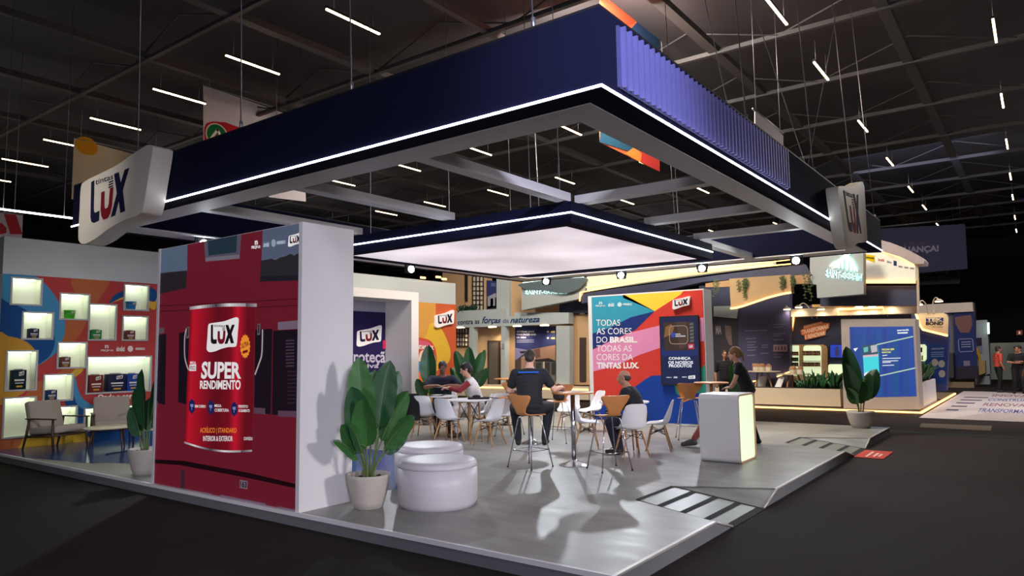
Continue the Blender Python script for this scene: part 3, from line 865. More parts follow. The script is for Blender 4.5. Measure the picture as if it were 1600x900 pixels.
# right-hand end: orange field with a yellow blob
o7 = lambda x, y: (640 + x / 4.09, 420 + y / 4.09)
fa = fr.pix(*o7(165, 300))[0]
shapes += [([(12.5, PZ), (fa, PZ), (fa, GZ), (12.5, GZ)], ink((198, 146, 74))), ([(fa, PZ), (WX1, PZ), (WX1, GZ), (fa, GZ)], ink((186, 88, 56)))]
shapes += [(fr.pixs(spl([o7(*q) for q in ((130, 350), (170, 355), (205, 390), (235, 450), (258, 520), (255, 580), (225, 620), (190, 640), (150, 660), (90, 640), (60, 540), (75, 470), (105, 420))], 4)), S_YE),
           (fr.pixs(spl([o7(*q) for q in ((40, 450), (90, 446), (130, 460), (158, 500), (170, 560), (168, 640), (150, 720), (100, 740), (40, 720), (20, 580))], 4)), ink((186, 72, 56))),
           (fr.pixs(spl([o7(*q) for q in ((40, 462), (90, 458), (122, 470), (145, 505), (152, 560), (100, 520), (50, 500))], 4)), ink((196, 88, 110))),
           (fr.pixs(spl([o7(*q) for q in ((60, 545), (100, 515), (135, 520), (160, 560), (164, 640), (150, 720), (90, 735), (50, 700))], 4)), ink((226, 196, 180))),
           (fr.pixs(spl([o7(*q) for q in ((40, 600), (155, 585), (165, 630), (155, 660), (40, 680))], 4)), ink((60, 130, 190))),
           (fr.pixs(spl([o7(*q) for q in ((40, 665), (160, 660), (160, 730), (40, 740))], 4)), ink((236, 120, 50)))]
m = MB()
for c in cells:
    m.rect(fr, *c, S_RED, 0)
    for k, (poly_, mm) in enumerate(shapes):
        r = clip(poly_, *c)
        if len(r) > 2:
            m.poly(fr, r, mm, 0.001 * (k + 1))
m.build('printed_panel', NWL, NWL.location)
m = MB(); m.box(WX0, WY, GZ, WX1, WY + 0.5, WZ1, GREYP); m.box(WX0, WY + 0.46, PZ, WX1, WY + 0.5, GZ, WHITE)
m.box(WX0, WY, PZ, WX0 + 0.04, WY + 0.46, GZ, WHITE); m.box(WX1 - 0.04, WY, PZ, WX1, WY + 0.46, GZ, WHITE)
m.build('wall_body', NWL, NWL.location)
NLED = glow('niche_led', (226, 244, 218), 12.0)
NIN = mat('niche_white', (226, 226, 212), 0.6, var=0.02)
NFR = mat('niche_frame', (168, 168, 170), 0.5, var=0.03)
for b in NB:
    x0, z0, x1, z1 = b
    m = MB(); d = 0.26
    m.add([(x0, WY, z0), (x1, WY, z0), (x1, WY + d, z0), (x0, WY + d, z0), (x0, WY, z1), (x1, WY, z1), (x1, WY + d, z1), (x0, WY + d, z1)],
          [(3, 2, 6, 7), (0, 1, 2, 3), (4, 7, 6, 5), (0, 3, 7, 4), (1, 5, 6, 2)], NIN)
    nb = m.build('niche', NWL, NWL.location)
    m = MB(); t = 0.024
    for q in ((x0 - t, z0 - t, x0 + t * .3, z1 + t), (x1 - t * .3, z0 - t, x1 + t, z1 + t), (x0 + t * .3, z1 - t * .3, x1 - t * .3, z1 + t), (x0 + t * .3, z0 - t, x1 - t * .3, z0 + t * .3)):
        m.block(fr, *q, -0.01, 0.02 + 0.002 * NB.index(b), NFR)
    m.build('niche_frame', nb, None)
    m = MB(); m.box(x0 + 0.05, WY + 0.12, z1 - 0.02, x1 - 0.05, WY + 0.16, z1 - 0.005, NLED); m.build('light_strip', nb, None)
    for ch in nb.children:
        for v in ch.data.vertices:
            v.co -= NWL.location
LT = ink((226, 210, 206))
m = MB()
m.qtext(fr, 'Onde a cor', (152, 616.5), (206, 614), (206, 623), (152, 625.5), C_WHITE, 0.02, 0.03)
m.qtext(fr, 'n', (163, 539), (169, 539), (169, 544), (163, 544), LT, 0.02, 0.05)
m.qtext(fr, 'PBQP-H', (157, 546), (176, 546), (176, 549.5), (157, 549.5), LT, 0.02, 0.04)
m.qtext(fr, 'abrafati', (181, 541), (194, 541), (194, 549), (181, 549), LT, 0.02, 0.05)
m.pp(fr, [(203 + 4.5 * math.cos(k * PI / 4), 545 + 5 * math.sin(k * PI / 4)) for k in range(8)], LT, 0.02)
m.qtext(fr, 'MEMBRO', (211, 543), (226, 543), (226, 547), (211, 547), LT, 0.02, 0.05)
m.qtext(fr, 'TINTAS LUX.', *[o7(*q) for q in ((22, 486), (152, 492), (150, 518), (22, 512))], C_WHITE, 0.03, 0.03)
m.build('wall_lettering', NWL, NWL.location)
q = quad(fr, *[o7(*p) for p in ((150, 278), (272, 262), (272, 368), (150, 378))])
m = MB(); m.slab(fr, [q(*p) for p in wave_plate(4)], 0.03, 0.10, PLASTIC); lux(m, fr, q, 0.103, plate=False); m.build('logo_plate', NWL, NWL.location)
m = MB()
for px, py in ((660, 434), (684, 433), (693, 436)):
    a, b = fr.pix(px, py); m.block(fr, a - 0.1, b - 0.03, a + 0.1, b + 0.03, 0, 0.05, WARM)
m.build('wall_lamp', NWL, NWL.location)

# ---- tins and pails standing in the niches
def paint_tin(x0, x1, z0, z1, rgb, label, kind='tin', lrgb=(210, 206, 200)):
    w = (x1 - x0); h = z1 - z0; x = (x0 + x1) / 2
    t = thing('paint_' + kind, label, 'paint ' + kind, (x, WY + 0.13, z0), 0, 'paint tins and pails in the lit niches')
    c = ink(rgb, 0.35)
    b = MB()
    if kind == 'pail':
        b.lathe([(w * .38, 0), (w * .40, 0.01), (w * .47, h * .86), (w * .5, h * .86), (w * .5, h * .9)], c, n=24); b.build('body', t)
        b = MB(); b.lathe([(w * .505, h * .88), (w * .51, h), (w * .46, h), (w * .44, h * .97)], c, n=24); b.build('lid', t)
        b = MB(); b.tube([(w * .5 * math.cos(a), w * .5 * math.sin(a) - 0.004, h * .8 - 0.25 * h * math.sin(-a)) for a in [PI + k * PI / 10 for k in range(11)]], 0.004, STEEL, 5); b.build('handle', t)
    else:
        dd = min(0.1, w * .32)
        b.rbox(-w / 2, -dd, 0, w / 2, dd, h * .95, 0.012, c, 2); b.build('body', t)
        b = MB(); b.lathe([(w * .3, h * .94), (w * .3, h), (w * .26, h)], STEEL, n=20, sy=min(1, dd / (w * .34))); b.build('lid', t)
    f = Fr((0, -(w * .505 if kind == 'pail' else min(0.1, w * .32) + 0.003), 0), (1, 0, 0), (0, 0, 1))
    b = MB()
    qq = lambda u, v: (w * (0.0 + 0.36 * (u - .15)), h * (0.66 + 0.24 * v))
    b.poly(f, [qq(*p) for p in wave_plate(2)], ink(lrgb), 0.001)
    b.poly(f, [qq(*p) for p in LET_L], C_NAVY, 0.002); b.poly(f, [qq(*p) for p in LET_U], C_RED, 0.002); b.poly(f, [qq(*p) for p in LET_X], C_NAVY, 0.002)
    if kind == 'tin':
        b.rect(f, -w * .34, h * .42, w * .34, h * .5, ink(lrgb), 0.001); b.rect(f, -w * .3, h * .3, w * .3, h * .34, ink(lrgb), 0.001); b.rect(f, -w * .2, h * .12, w * .22, h * .2, ink((190, 150, 60)), 0.001)
    b.build('printed_label', t)
G = [('navy paint tin in the lit box niche left of centre, under the empty niche', 45.5, 510.5, 62, 527, 1, (26, 40, 60), 'tin'),
     ('large dark green paint tin in the tall lit niche above the left armchair', 19, 573.5, 41.5, 606, 2, (20, 36, 42), 'tin'),
     ('bright green paint pail in the lit niche', 102, 483, 120, 497, 3, (66, 178, 40), 'pail'),
     ('small brown paint tin in the lit niche right of the ochre circle', 95, 555, 111, 572, 4, (92, 56, 48), 'tin'),
     ('small navy paint tin in the lit niche directly behind the left armchair', 73, 606, 90, 622.5, 5, (26, 44, 84), 'tin'),
     ('green paint tin in the tall lit niche at the middle of the wall', 143, 512, 159.5, 528, 6, (34, 120, 62), 'tin'),
     ('blue paint pail in the top right lit niche', 199, 468, 215, 481, 7, (36, 110, 176), 'pail'),
     ('dark brown paint tin in the lit niche under the blue pail', 197, 513, 212, 528.5, 8, (96, 50, 46), 'tin'),
     ('brown paint tin at the left of the wide lit niche', 139, 580, 161, 609, 9, (104, 40, 38), 'tin'),
     ('navy paint tin in the middle of the wide lit niche', 168, 579, 196, 608, 9, (34, 36, 66), 'tin'),
     ('blue and yellow paint tin at the right of the wide lit niche beside the plant', 199, 579, 217, 607, 9, (32, 62, 140), 'tin')]
f2 = FY(WY + 0.06)
for lab, l, t, r, bb, ni, rgb, kind in G:
    x0, z0, x1, z1 = (f2.pix(l, (t + bb) / 2)[0], NB[ni][1], f2.pix(r, (t + bb) / 2)[0], 0)
    h = f2.pix((l + r) / 2, t)[1] - f2.pix((l + r) / 2, bb)[1]
    paint_tin(x0, x1, z0, z0 + h, rgb, lab, kind)

# ================================================================== white portal in front of the niche wall
PT = thing('display_portal', 'deep white box portal behind the red wall, framing the navy protection poster', 'portal', (12, 14.84, PZ))
PBY, PFY = 15.36, 14.28
m = MB()
m.box(14.42, PFY, PZ, 14.71, PBY, 3.54, WHITE); m.box(9.2, PFY, PZ, 9.5, PBY, 3.54, WHITE); m.box(9.5, PFY, 3.30, 14.42, PBY, 3.54, WHITE)
m.build('frame', PT, PT.location)
m = MB(); m.box(9.5, PBY - 0.02, PZ, 14.42, PBY, 3.30, mat('lilac_grey_board', (160, 160, 178), 0.6)); m.build('back_board', PT, PT.location)
fr = FY(PBY - 0.03)
m = MB()
PU = ink((42, 34, 78), 0.4)
m.block(fr, 10.6, 0.6, 14.40, 3.0, 0, 0.01, PU)
s6 = lambda x, y: (530 + x / 3.216, 420 + y / 3.214)
lux(m, fr, quad(fr, *[s6(*p) for p in ((84, 292), (213, 282), (213, 380), (86, 392))]), 0.012)
m.qtext(fr, 'Proteção', *[s6(*p) for p in ((38, 412), (262, 412), (262, 488), (38, 480))], ink((190, 184, 204)), 0.012, 0.02)
m.qtext(fr, 'ativa', *[s6(*p) for p in ((96, 476), (196, 476), (196, 498), (96, 500))], ink((190, 184, 204)), 0.012, 0.02)
m.pp(fr, [s6(*p) for p in ((218, 360), (250, 356), (250, 400), (218, 402))], ink((190, 50, 90)), 0.012)
m.pp(fr, [s6(100 + 14 * math.cos(k * PI / 8), 530 + 18 * math.sin(k * PI / 8)) for k in range(16)], ink((190, 200, 70)), 0.012)
m.qtext(fr, 'SUPERIOR', *[s6(*p) for p in ((40, 524), (84, 524), (84, 538), (40, 538))], ink((190, 184, 204)), 0.012, 0.02)
m.build('poster', PT, PT.location)

# ================================================================== slogan panel
TX = 15.15
ty0, ty1, tz1 = 5.96, 8.93, 3.15
TP = thing('slogan_wall', 'large white panel printed with a colourful paint slogan, standing behind the bar stools', 'display panel', (TX + 0.23, 7.45, PZ))
m = MB(); m.box(TX + 0.01, ty0, PZ, TX + 0.47, ty1, tz1, WHITE); m.build('panel_body', TP, TP.location)
fr = FX(TX)
c5 = lambda x, y: (900 + x / 2.8125, 430 + y / 2.8125)
a0, a1, b0, b1 = -ty1 + 0.11, -ty0 - 0.02, PZ + 0.01, tz1 - 0.03
def tclip(pix):
    return clip(fr.pixs([c5(*p) for p in pix]), a0, b0, a1, b1)
m = MB()
m.block(fr, a0, b0, a1, b1, -0.012, 0, ink((206, 66, 58), 0.5))
def ts(pix, rgb, c, smooth=False):
    m.poly(fr, tclip(spl(pix, 4) if smooth else pix), ink(rgb, 0.5), c)
ts([(40, 80), (210, 85), (346, 158), (270, 210), (40, 290)], (58, 150, 176), .001)
ts([(208, 100), (200, 60), (480, 60), (460, 84), (346, 158)], (240, 202, 70), .001)
ts([(346, 158), (262, 240), (160, 285), (40, 340), (40, 268), (150, 230), (240, 185)], (40, 56, 118), .002)
ts([(600, 180), (600, 290), (500, 290), (380, 316), (280, 350), (170, 400), (40, 432), (40, 345), (150, 290), (250, 250), (350, 225), (470, 200)], (222, 142, 186), .002)
ts([(40, 640), (75, 600), (130, 565), (220, 520), (300, 460), (330, 442), (370, 440), (420, 460), (600, 520), (600, 700), (40, 700)], (36, 70, 158), .002)
ts([(430, 470), (520, 440), (600, 360), (600, 530), (500, 510), (470, 540), (440, 520)], (60, 160, 140), .003)
ts([(440, 488), (530, 470), (520, 540), (470, 560)], (206, 128, 66), .004)
m.build('printed_graphic', TP, TP.location)
m = MB()
def tt(t, x0, y0, x1, y1, bold, col=C_WHITE):
    m.qtext(fr, t, c5(x0, y0), c5(x1, y0 + (x1 - x0) * -0.0), c5(x1, y1), c5(x0, y1 + 1), col, .0047, bold)
for t, x0, x1, y0, bold in (('TODAS', 90, 194, 195, 0.0), ('AS CORES', 91, 245, 232, 0.0), ('DO', 91, 138, 270, 0.0), ('BRASIL.', 149, 270, 270, 0.045), ('TODAS AS', 91, 245, 308, 0.0), ('CORES DA', 91, 251, 346, 0.0), ('TINTAS LUX.', 92, 277, 383, 0.045)):
    tt(t, x0, y0, x1, y0 + 27, bold)
LTB = ink((190, 214, 224))
tt('n', 101, 117, 116, 127, 0.05, LTB); tt('PBQP-H', 87, 131, 129, 139, 0.04, LTB); tt('abrafati', 142, 120, 168, 138, 0.05, LTB); tt('MEMBRO', 207, 123, 246, 133, 0.05, LTB)
m.poly(fr, fr.pixs([c5(192 + 10 * math.cos(k * PI / 6), 129 + 10 * math.sin(k * PI / 6)) for k in range(12)]), LTB, .0047)
m.build('printed_lettering', TP, TP.location)
q = quad(fr, *[c5(*p) for p in ((426, 98), (505, 92), (503, 138), (428, 152))])
m = MB(); m.slab(fr, [q(*p) for p in wave_plate(4)], 0.005, 0.05, PLASTIC); lux(m, fr, q, 0.052, plate=False); m.build('logo_plate', TP, TP.location)
# portrait television on the panel
e5 = lambda x, y: (1020 + x / 6.43, 480 + y / 6.43)
ta0, tb1 = fr.pix(*e5(75, 95)); ta1, tb0 = fr.pix(*e5(490, 790))
ta1 = fr.pix(*e5(478, 440))[0]
tb1 = (tb1 + fr.pix(*e5(465, 80))[1]) / 2
TV = thing('television', 'upright black screen on the slogan panel showing a dark blue advert', 'television', fr.at((ta0 + ta1) / 2, (tb0 + tb1) / 2, 0.04))
m = MB(); m.block(fr, ta0, tb0, ta1, tb1, 0.008, 0.06, DARK); m.build('casing', TV, TV.location)
sq = lambda u, v: (ta0 + 0.03 + u * (ta1 - ta0 - 0.06), tb0 + 0.03 + v * (tb1 - tb0 - 0.06))
m = MB()
def sp(pts, rgb, c, k=0.55):
    m.poly(fr, [sq(*p) for p in pts], screen(rgb, k), 0.061 + c)
sp([(0, 0), (1, 0), (1, 1), (0, 1)], (20, 34, 84), 0)
sp([(0, .42), (1, .42), (1, .55), (0, .55)], (26, 50, 120), .0005)
sp([(0.08, .5), (.92, .5), (.92, .93), (.08, .93)], (66, 46, 40), .001)
sp([(0.08, .7), (.3, .74), (.38, .84), (.3, .9), (.14, .86)], (150, 104, 60), .0015)
sp([(.5, .52), (.7, .56), (.72, .92), (.45, .93)], (88, 64, 54), .0015)
for k in range(6):
    sp([(.8, .62 + k * .05), (.9, .63 + k * .05), (.9, .66 + k * .05), (.8, .65 + k * .05)], (110, 120, 130), .002)
rr = [(.24 + .5 * (0.5 + 0.5 * math.copysign(abs(math.cos(a)) ** .35, math.cos(a))), .6 + .27 * (0.5 + 0.5 * math.copysign(abs(math.sin(a)) ** .35, math.sin(a)))) for a in [k * PI / 20 for k in range(41)]]
m.line(fr, [sq(*p) for p in rr], 0.012, screen((190, 164, 146), 0.7), .064)
sp([(.3, .7), (.39, .7), (.39, .77), (.3, .77)], (50, 84, 200), .004)
SW = screen((235, 238, 248), 0.9)
def st(t, u0, v0, u1, v1, bold=0.02):
    m.text(fr, t, *sq(u0, v0), *sq(u1, v1), SW, .066, bold)
st('NOVA', .41, .735, .55, .755); st('IDENTIDADE', .41, .705, .68, .725)
st('CONHEÇA', .2, .355, .8, .405, 0.03); st('OS NOSSOS', .18, .3, .86, .345, 0.03); st('PRODUTOS', .2, .25, .82, .295, 0.03)
st('PBQP-H', .12, .09, .26, .105); st('abrafati', .32, .09, .42, .12); st('MEMBRO', .55, .1, .68, .115)
sp([(.74, .52), (.9, .52), (.9, .6), (.74, .6)], (206, 50, 90), .003); st('LUX', .77, .54, .87, .58)
sp([(.72, .08), (.9, .085), (.9, .135), (.72, .125)], (235, 235, 240), .003, 0.9)
m.text(fr, 'LUX', *sq(.75, .09), *sq(.87, .122), screen((20, 24, 50), 0.2), .066, 0.04)
m.build('screen', TV, TV.location)
# ================================================================== furniture builders
WOODL = mat('light_beech', (176, 130, 84), 0.45, var=0.15, scale=9)
WOODB = mat('warm_plywood', (190, 126, 72), 0.4, var=0.12, scale=7)
WOODD = mat('dark_walnut', (62, 40, 30), 0.45, var=0.2, scale=9)
BLKM = mat('black_wire', (24, 24, 26), 0.4, metal=0.5)
FAB = mat('grey_beige_fabric', (150, 140, 130), 0.9, var=0.15, scale=120, bump=0.2)
LEATH = mat('white_leatherette', (206, 201, 208), 0.42, var=0.04, scale=4, bump=0.05)

def shell(rows, m, n=12, th=0.007):
    """swept shell: rows of (y, z, half width, edge lift)"""
    P = [Vector((0, r[0], r[1])) for r in rows]
    top, bot = [], []
    for i, r in enumerate(rows):
        d = (P[min(i + 1, len(P) - 1)] - P[max(i - 1, 0)]).normalized()
        nrm = Vector((0, -d.z, d.y))
        if nrm.z < 0 and abs(d.y) > abs(d.z):
            nrm = -nrm
        if abs(d.z) >= abs(d.y) and nrm.y < 0:
            nrm = -nrm
        for k in range(n + 1):
            t = -1 + 2 * k / n
            p = P[i] + Vector((t * r[2], 0, 0)) + nrm * (r[3] * abs(t) ** 2.5)
            top.append(p + nrm * th / 2); bot.append(p - nrm * th / 2)
    b = MB(); w = n + 1; R = len(rows); N = len(top)
    fs = []
    for i in range(R - 1):
        for k in range(n):
            a = i * w + k
            fs.append((a, a + 1, a + w + 1, a + w)); fs.append((N + a, N + a + w, N + a + w + 1, N + a + 1))
    for i in range(R - 1):
        for k in (0, n):
            a = i * w + k
            fs.append((a, a + w, N + a + w, N + a) if k == 0 else (a, N + a, N + a + w, a + w))
    for k in range(n):
        a = (R - 1) * w + k
        fs.append((k, N + k, N + k + 1, k + 1)); fs.append((a, a + 1, N + a + 1, N + a))
    return b.add(top + bot, fs, m, True)

def smooth_rows(rows, k=3):
    out = spl([Vector(r).to_3d() if False else (r[0], r[1], r[2]) for r in rows], k, False)
    lift = spl([(r[3], 0, 0) for r in rows], k, False)
    return [(o[0], o[1], max(0.02, o[2]), l[0]) for o, l in zip(out, lift)]

CH_ROWS = smooth_rows([(.225, .405, .175, 0), (.205, .43, .20, .004), (.13, .437, .222, .015), (.02, .425, .232, .035), (-.08, .42, .232, .06), (-.155, .445, .225, .085), (-.195, .51, .215, .09), (-.222, .60, .207, .075), (-.245, .70, .196, .055), (-.262, .785, .172, .035), (-.268, .815, .14, .02), (-.27, .83, .09, .005)])
cg = 'white moulded chairs round the stand tables'
def make_chair(label):
    t = thing('dining_chair', label, 'chair', (0, 0, PZ), 0, cg)
    shell(CH_ROWS, PLASTIC).build('seat_shell', t)
    for sx in (-1, 1):
        for y0, y1 in ((.10, .20), (-.10, -.21)):
            b = MB(); b.tube([(sx * .13, y0, .40), (sx * .215, y1, 0)], [.017, .011], WOODL, 10); b.build('leg', t)
    b = MB()
    for sx in (-1, 1):
        b.tube([(sx * .155, .125, .27), (-sx * .14, -.11, .36)], .005, BLKM, 6)
        b.tube([(sx * .155, -.135, .27), (-sx * .14, .11, .36)], .005, BLKM, 6)
        b.tube([(sx * .16, .14, .26), (sx * .14, -.11, .37)], .005, BLKM, 6)
        b.tube([(sx * .16, -.14, .26), (sx * .14, .11, .37)], .005, BLKM, 6)
    b.tube([(-.13, .10, .39), (.13, .10, .39)], .006, BLKM, 6); b.tube([(-.13, -.10, .39), (.13, -.10, .39)], .006, BLKM, 6)
    b.build('wire_brace', t)
    return t
ST_ROWS = smooth_rows([(.19, .735, .12, 0), (.17, .745, .165, .002), (.09, .748, .195, .01), (-.02, .745, .19, .014), (-.11, .748, .14, .01), (-.165, .765, .10, .008), (-.19, .80, .095, .006), (-.21, .86, .125, .012), (-.232, .94, .19, .025), (-.245, .995, .222, .03), (-.252, 1.025, .218, .028), (-.255, 1.04, .185, .02)])
sg = 'plywood bar stools at the high tables'
def make_stool(label):
    t = thing('bar_stool', label, 'bar stool', (0, 0, PZ), 0, sg)
    shell(ST_ROWS, WOODB, th=0.012).build('seat_shell', t)
    for sx in (-1, 1):
        for sy in (-1, 1):
            b = MB(); b.tube([(sx * .05, sy * .05, .735), (sx * .12, sy * .11, .715), (sx * .235, sy * .225, 0.012)], .009, CHROME, 8)
            b.cyl((sx * .235, sy * .225, 0.014), (sx * .236, sy * .226, 0), 0.014, DARK, n=8); b.build('leg', t)
    b = MB(); z = .25; q = .2
    b.tube([(-q, -q * .96, z), (q, -q * .96, z), (q, q * .96, z), (-q, q * .96, z), (-q, -q * .96, z)], .007, CHROME, 6); b.build('footrest', t)
    return t
def make_high_table(label, wood=True, h=1.06, r=0.31):
    t = thing('high_table', label, 'high table', (0, 0, PZ), 0, 'round high tables')
    b = MB(); b.lathe([(r - .012, h - .025), (r, h - .02), (r, h - .004), (r - .006, h)], WOODB if wood else PLASTIC, n=40); b.build('tabletop', t)
    b = MB(); b.cyl((0, 0, .05), (0, 0, h - .025), .033, CHROME, n=20); b.build('column', t)
    b = MB(); vs = 36
    b.lathe([(.225, 0), (.225, .01), (.16, .028), (.09, .055), (.05, .08), (.034, .085)], CHROME, n=36, smooth=False); b.build('base', t)
    return t
def make_round_table(label, h=.80, r=.42):
    t = thing('dining_table', label, 'table', (0, 0, PZ), 0, 'white round tables')
    b = MB(); b.lathe([(r - .02, h - .03), (r, h - .018), (r, h - .006), (r - .008, h)], PLASTIC, n=48); b.build('tabletop', t)
    for k in range(4):
        a = PI / 4 + k * PI / 2
        b = MB(); b.tube([(.17 * math.cos(a), .17 * math.sin(a), h - .03), (.24 * math.cos(a), .24 * math.sin(a), 0)], [.018, .012], WOODL, 10); b.build('leg', t)
    b = MB()
    for k in range(4):
        a, c = PI / 4 + k * PI / 2, PI / 4 + (k + 1) * PI / 2
        b.tube([(.18 * math.cos(a), .18 * math.sin(a), h - .06), (.215 * math.cos(c), .215 * math.sin(c), .38)], .005, BLKM, 6)
        b.tube([(.18 * math.cos(c), .18 * math.sin(c), h - .06), (.215 * math.cos(a), .215 * math.sin(a), .38)], .005, BLKM, 6)
    b.build('wire_brace', t)
    return t
def put(o, x, y, ang):
    """ang: heading of the front in degrees (0 = +X, 90 = +Y)"""
    o.location = (x, y, PZ); o.rotation_euler = (0, 0, math.radians(ang - 90))

CHAIRS = [(10.0, 8.93, 5, 'white chair with wooden legs at the left of the table holding a dark bag'),
          (10.14, 8.08, 92, 'white chair at the right of the table holding a dark bag'),
          (11.35, 8.75, 215, 'white chair beyond the table holding a dark bag, only its top showing'),
          (10.95, 11.05, -45, 'white chair standing alone beside the white portal'),
          (10.42, 9.95, 25, 'white chair with a dark jacket hung on its back'),
          (11.12, 9.12, 130, 'white chair on which the person in the white vest sits'),
          (11.35, 10.15, 222, 'white chair on which the man in the striped shirt sits'),
          (10.24, 5.30, 50, 'white chair on which the balding man sits, its back to the camera'),
          (11.1, 5.24, 112, 'white chair seen from the side between the balding man and the glowing counter'),
          (10.72, 6.4, -60, 'white chair facing the balding man across the round table'),
          (12.85, 8.1, 200, 'white chair in the back row beside the arm of the man on the bar stool'),
          (12.95, 7.6, 150, 'white chair in the back row, just behind the column of the near high table'),
          (9.75, 11.0, -20, 'white chair half hidden behind the leaves of the front plant')]
c0 = make_chair(CHAIRS[0][3])
for i, (x, y, a, lab) in enumerate(CHAIRS):
    o = c0 if i == 0 else dup(c0, (0, 0, 0), 0, lab)
    put(o, x, y, a)
STOOLS = [(8.53, 6.05, -8, 'plywood bar stool on which the man with his back to the camera sits'),
          (8.94, 4.98, 58, 'empty plywood bar stool in front of the balding man, nearest the camera'),
          (12.75, 5.38, 30, 'plywood bar stool in front of the television, left of the glowing counter'),
          (11.5, 8.65, 200, 'plywood bar stool just left of the man on the bar stool, facing him'),
          (11.15, 7.25, 190, 'plywood bar stool with a dark bag on its seat'),
          (10.82, 13.75, 30, 'plywood bar stool at the left inside the white portal'),
          (11.9, 13.8, 150, 'plywood bar stool inside the white portal, right of the small white high table')]
s0 = make_stool(STOOLS[0][3])
for i, (x, y, a, lab) in enumerate(STOOLS):
    o = s0 if i == 0 else dup(s0, (0, 0, 0), 0, lab)
    put(o, x, y, a)
T1 = make_high_table('wooden high table with a shiny chrome foot, right of the man on the bar stool')
T1.location = (9.0, 5.60, PZ)
T2 = dup(T1, (10.7, 7.55, PZ), 0, 'high table with a chrome column behind the man on the bar stool')
T3 = dup(T1, (12.72, 4.92, PZ), 0, 'high table with a dark top standing before the television, behind the glowing counter')
T3b = dup(T1, (13.1, 9.9, PZ), 0, 'high table with a thin dark top behind the person in the white vest')
T4w = make_high_table('small white high table inside the portal, in front of the navy poster', False, 1.06, .35)
T4w.location = (11.35, 13.4, PZ)
T4 = make_round_table('white round table with wooden legs and a dark bag on it, behind the ottomans')
T4.location = (10.22, 8.62, PZ)
T5 = dup(T4, (10.95, 5.78, PZ), 0.3, 'white round table in front of the balding man')
T6 = dup(T4, (10.82, 9.82, PZ), 0.5, 'round table under papers between the two people seated face to face')

# ---- white ottomans
def ottoman(x, y, r, h, label):
    t = thing('ottoman', label, 'ottoman', (x, y, PZ), 0, 'round white ottomans')
    b = MB(); b.lathe([(r * .9, 0), (r * .93, .0), (r * .96, .03), (r * 1.0, .06), (r * 1.005, h * .5), (r, h - .07)], LEATH, n=64); b.build('body', t)
    b = MB(); b.lathe([(r, h - .07), (r * .995, h - .045), (r * .975, h - .02), (r * .93, h - .002), (r * .7, h + .008), (r * .3, h + .012), (.01, h + .012)], LEATH, n=64); b.build('seat_top', t)
    b = MB(); b.tube([(r * .99 * math.cos(k * PI / 32), r * .99 * math.sin(k * PI / 32), h - .072) for k in range(65)], .003, LEATH, 6, False); b.build('piping', t)
    b = MB(); b.lathe([(r * .88, 0), (r * .88, .012), (r * .5, .012)], DARK, n=40); b.build('base', t)
ottoman(5.92, 5.46, .44, .49, 'white round ottoman in front, beside the potted plant')
ottoman(6.80, 6.42, .44, .49, 'white round ottoman behind, half hidden by the front one')

# ---- glowing white counter
ct = thing('counter', 'white rounded counter with a glowing front panel and thin wooden rim', 'counter', (10.69, 3.90, PZ))
def rr_loop(x0, x1, z0, z1, r, n=8):
    out = []
    for cx, cz, a0 in ((x1 - r, z1 - r, 0), (x0 + r, z1 - r, PI / 2), (x0 + r, z0 + r, PI), (x1 - r, z0 + r, 1.5 * PI)):
        for k in range(n + 1):
            a = a0 + PI / 2 * k / n
            out.append((cx + r * math.cos(a), cz + r * math.sin(a)))
    return out
f = Fr((0, -.30, 0), (1, 0, 0), (0, 0, 1))       # near (-Y) face, faces -Y
L_out, L_in, L_lt = rr_loop(-.37, .37, 0, .995, .08), rr_loop(-.345, .345, .025, .97, .06), rr_loop(-.335, .335, .035, .96, .055)
m = MB(); n = len(L_out)
vs = [f.at(a, b, 0) for a, b in L_out] + [f.at(a, b, -.6) for a, b in L_out]
m.add(vs, [(i, n + i, n + (i + 1) % n, (i + 1) % n) for i in range(n)], WHITE, True)
m.add(vs, [tuple(range(n, 2 * n))], WHITE)
m.build('body', ct)
m = MB()
vs = [f.at(a, b, 0.004) for a, b in L_out] + [f.at(a, b, 0.004) for a, b in L_in] + [f.at(a, b, -.02) for a, b in L_in] + [f.at(a, b, -.0) for a, b in L_out]
m.add(vs, [(i, (i + 1) % n, n + (i + 1) % n, n + i) for i in range(n)] + [(n + i, n + (i + 1) % n, 2 * n + (i + 1) % n, 2 * n + i) for i in range(n)] + [(3 * n + i, 3 * n + (i + 1) % n, (i + 1) % n, i) for i in range(n)], mat('pale_wood_rim', (186, 150, 120), 0.5, var=0.1))
m.build('rim', ct)
m = MB(); m.poly(f, L_in, glow('counter_panel', (218, 234, 198), 0.72), -.018); m.build('glowing_panel', ct)

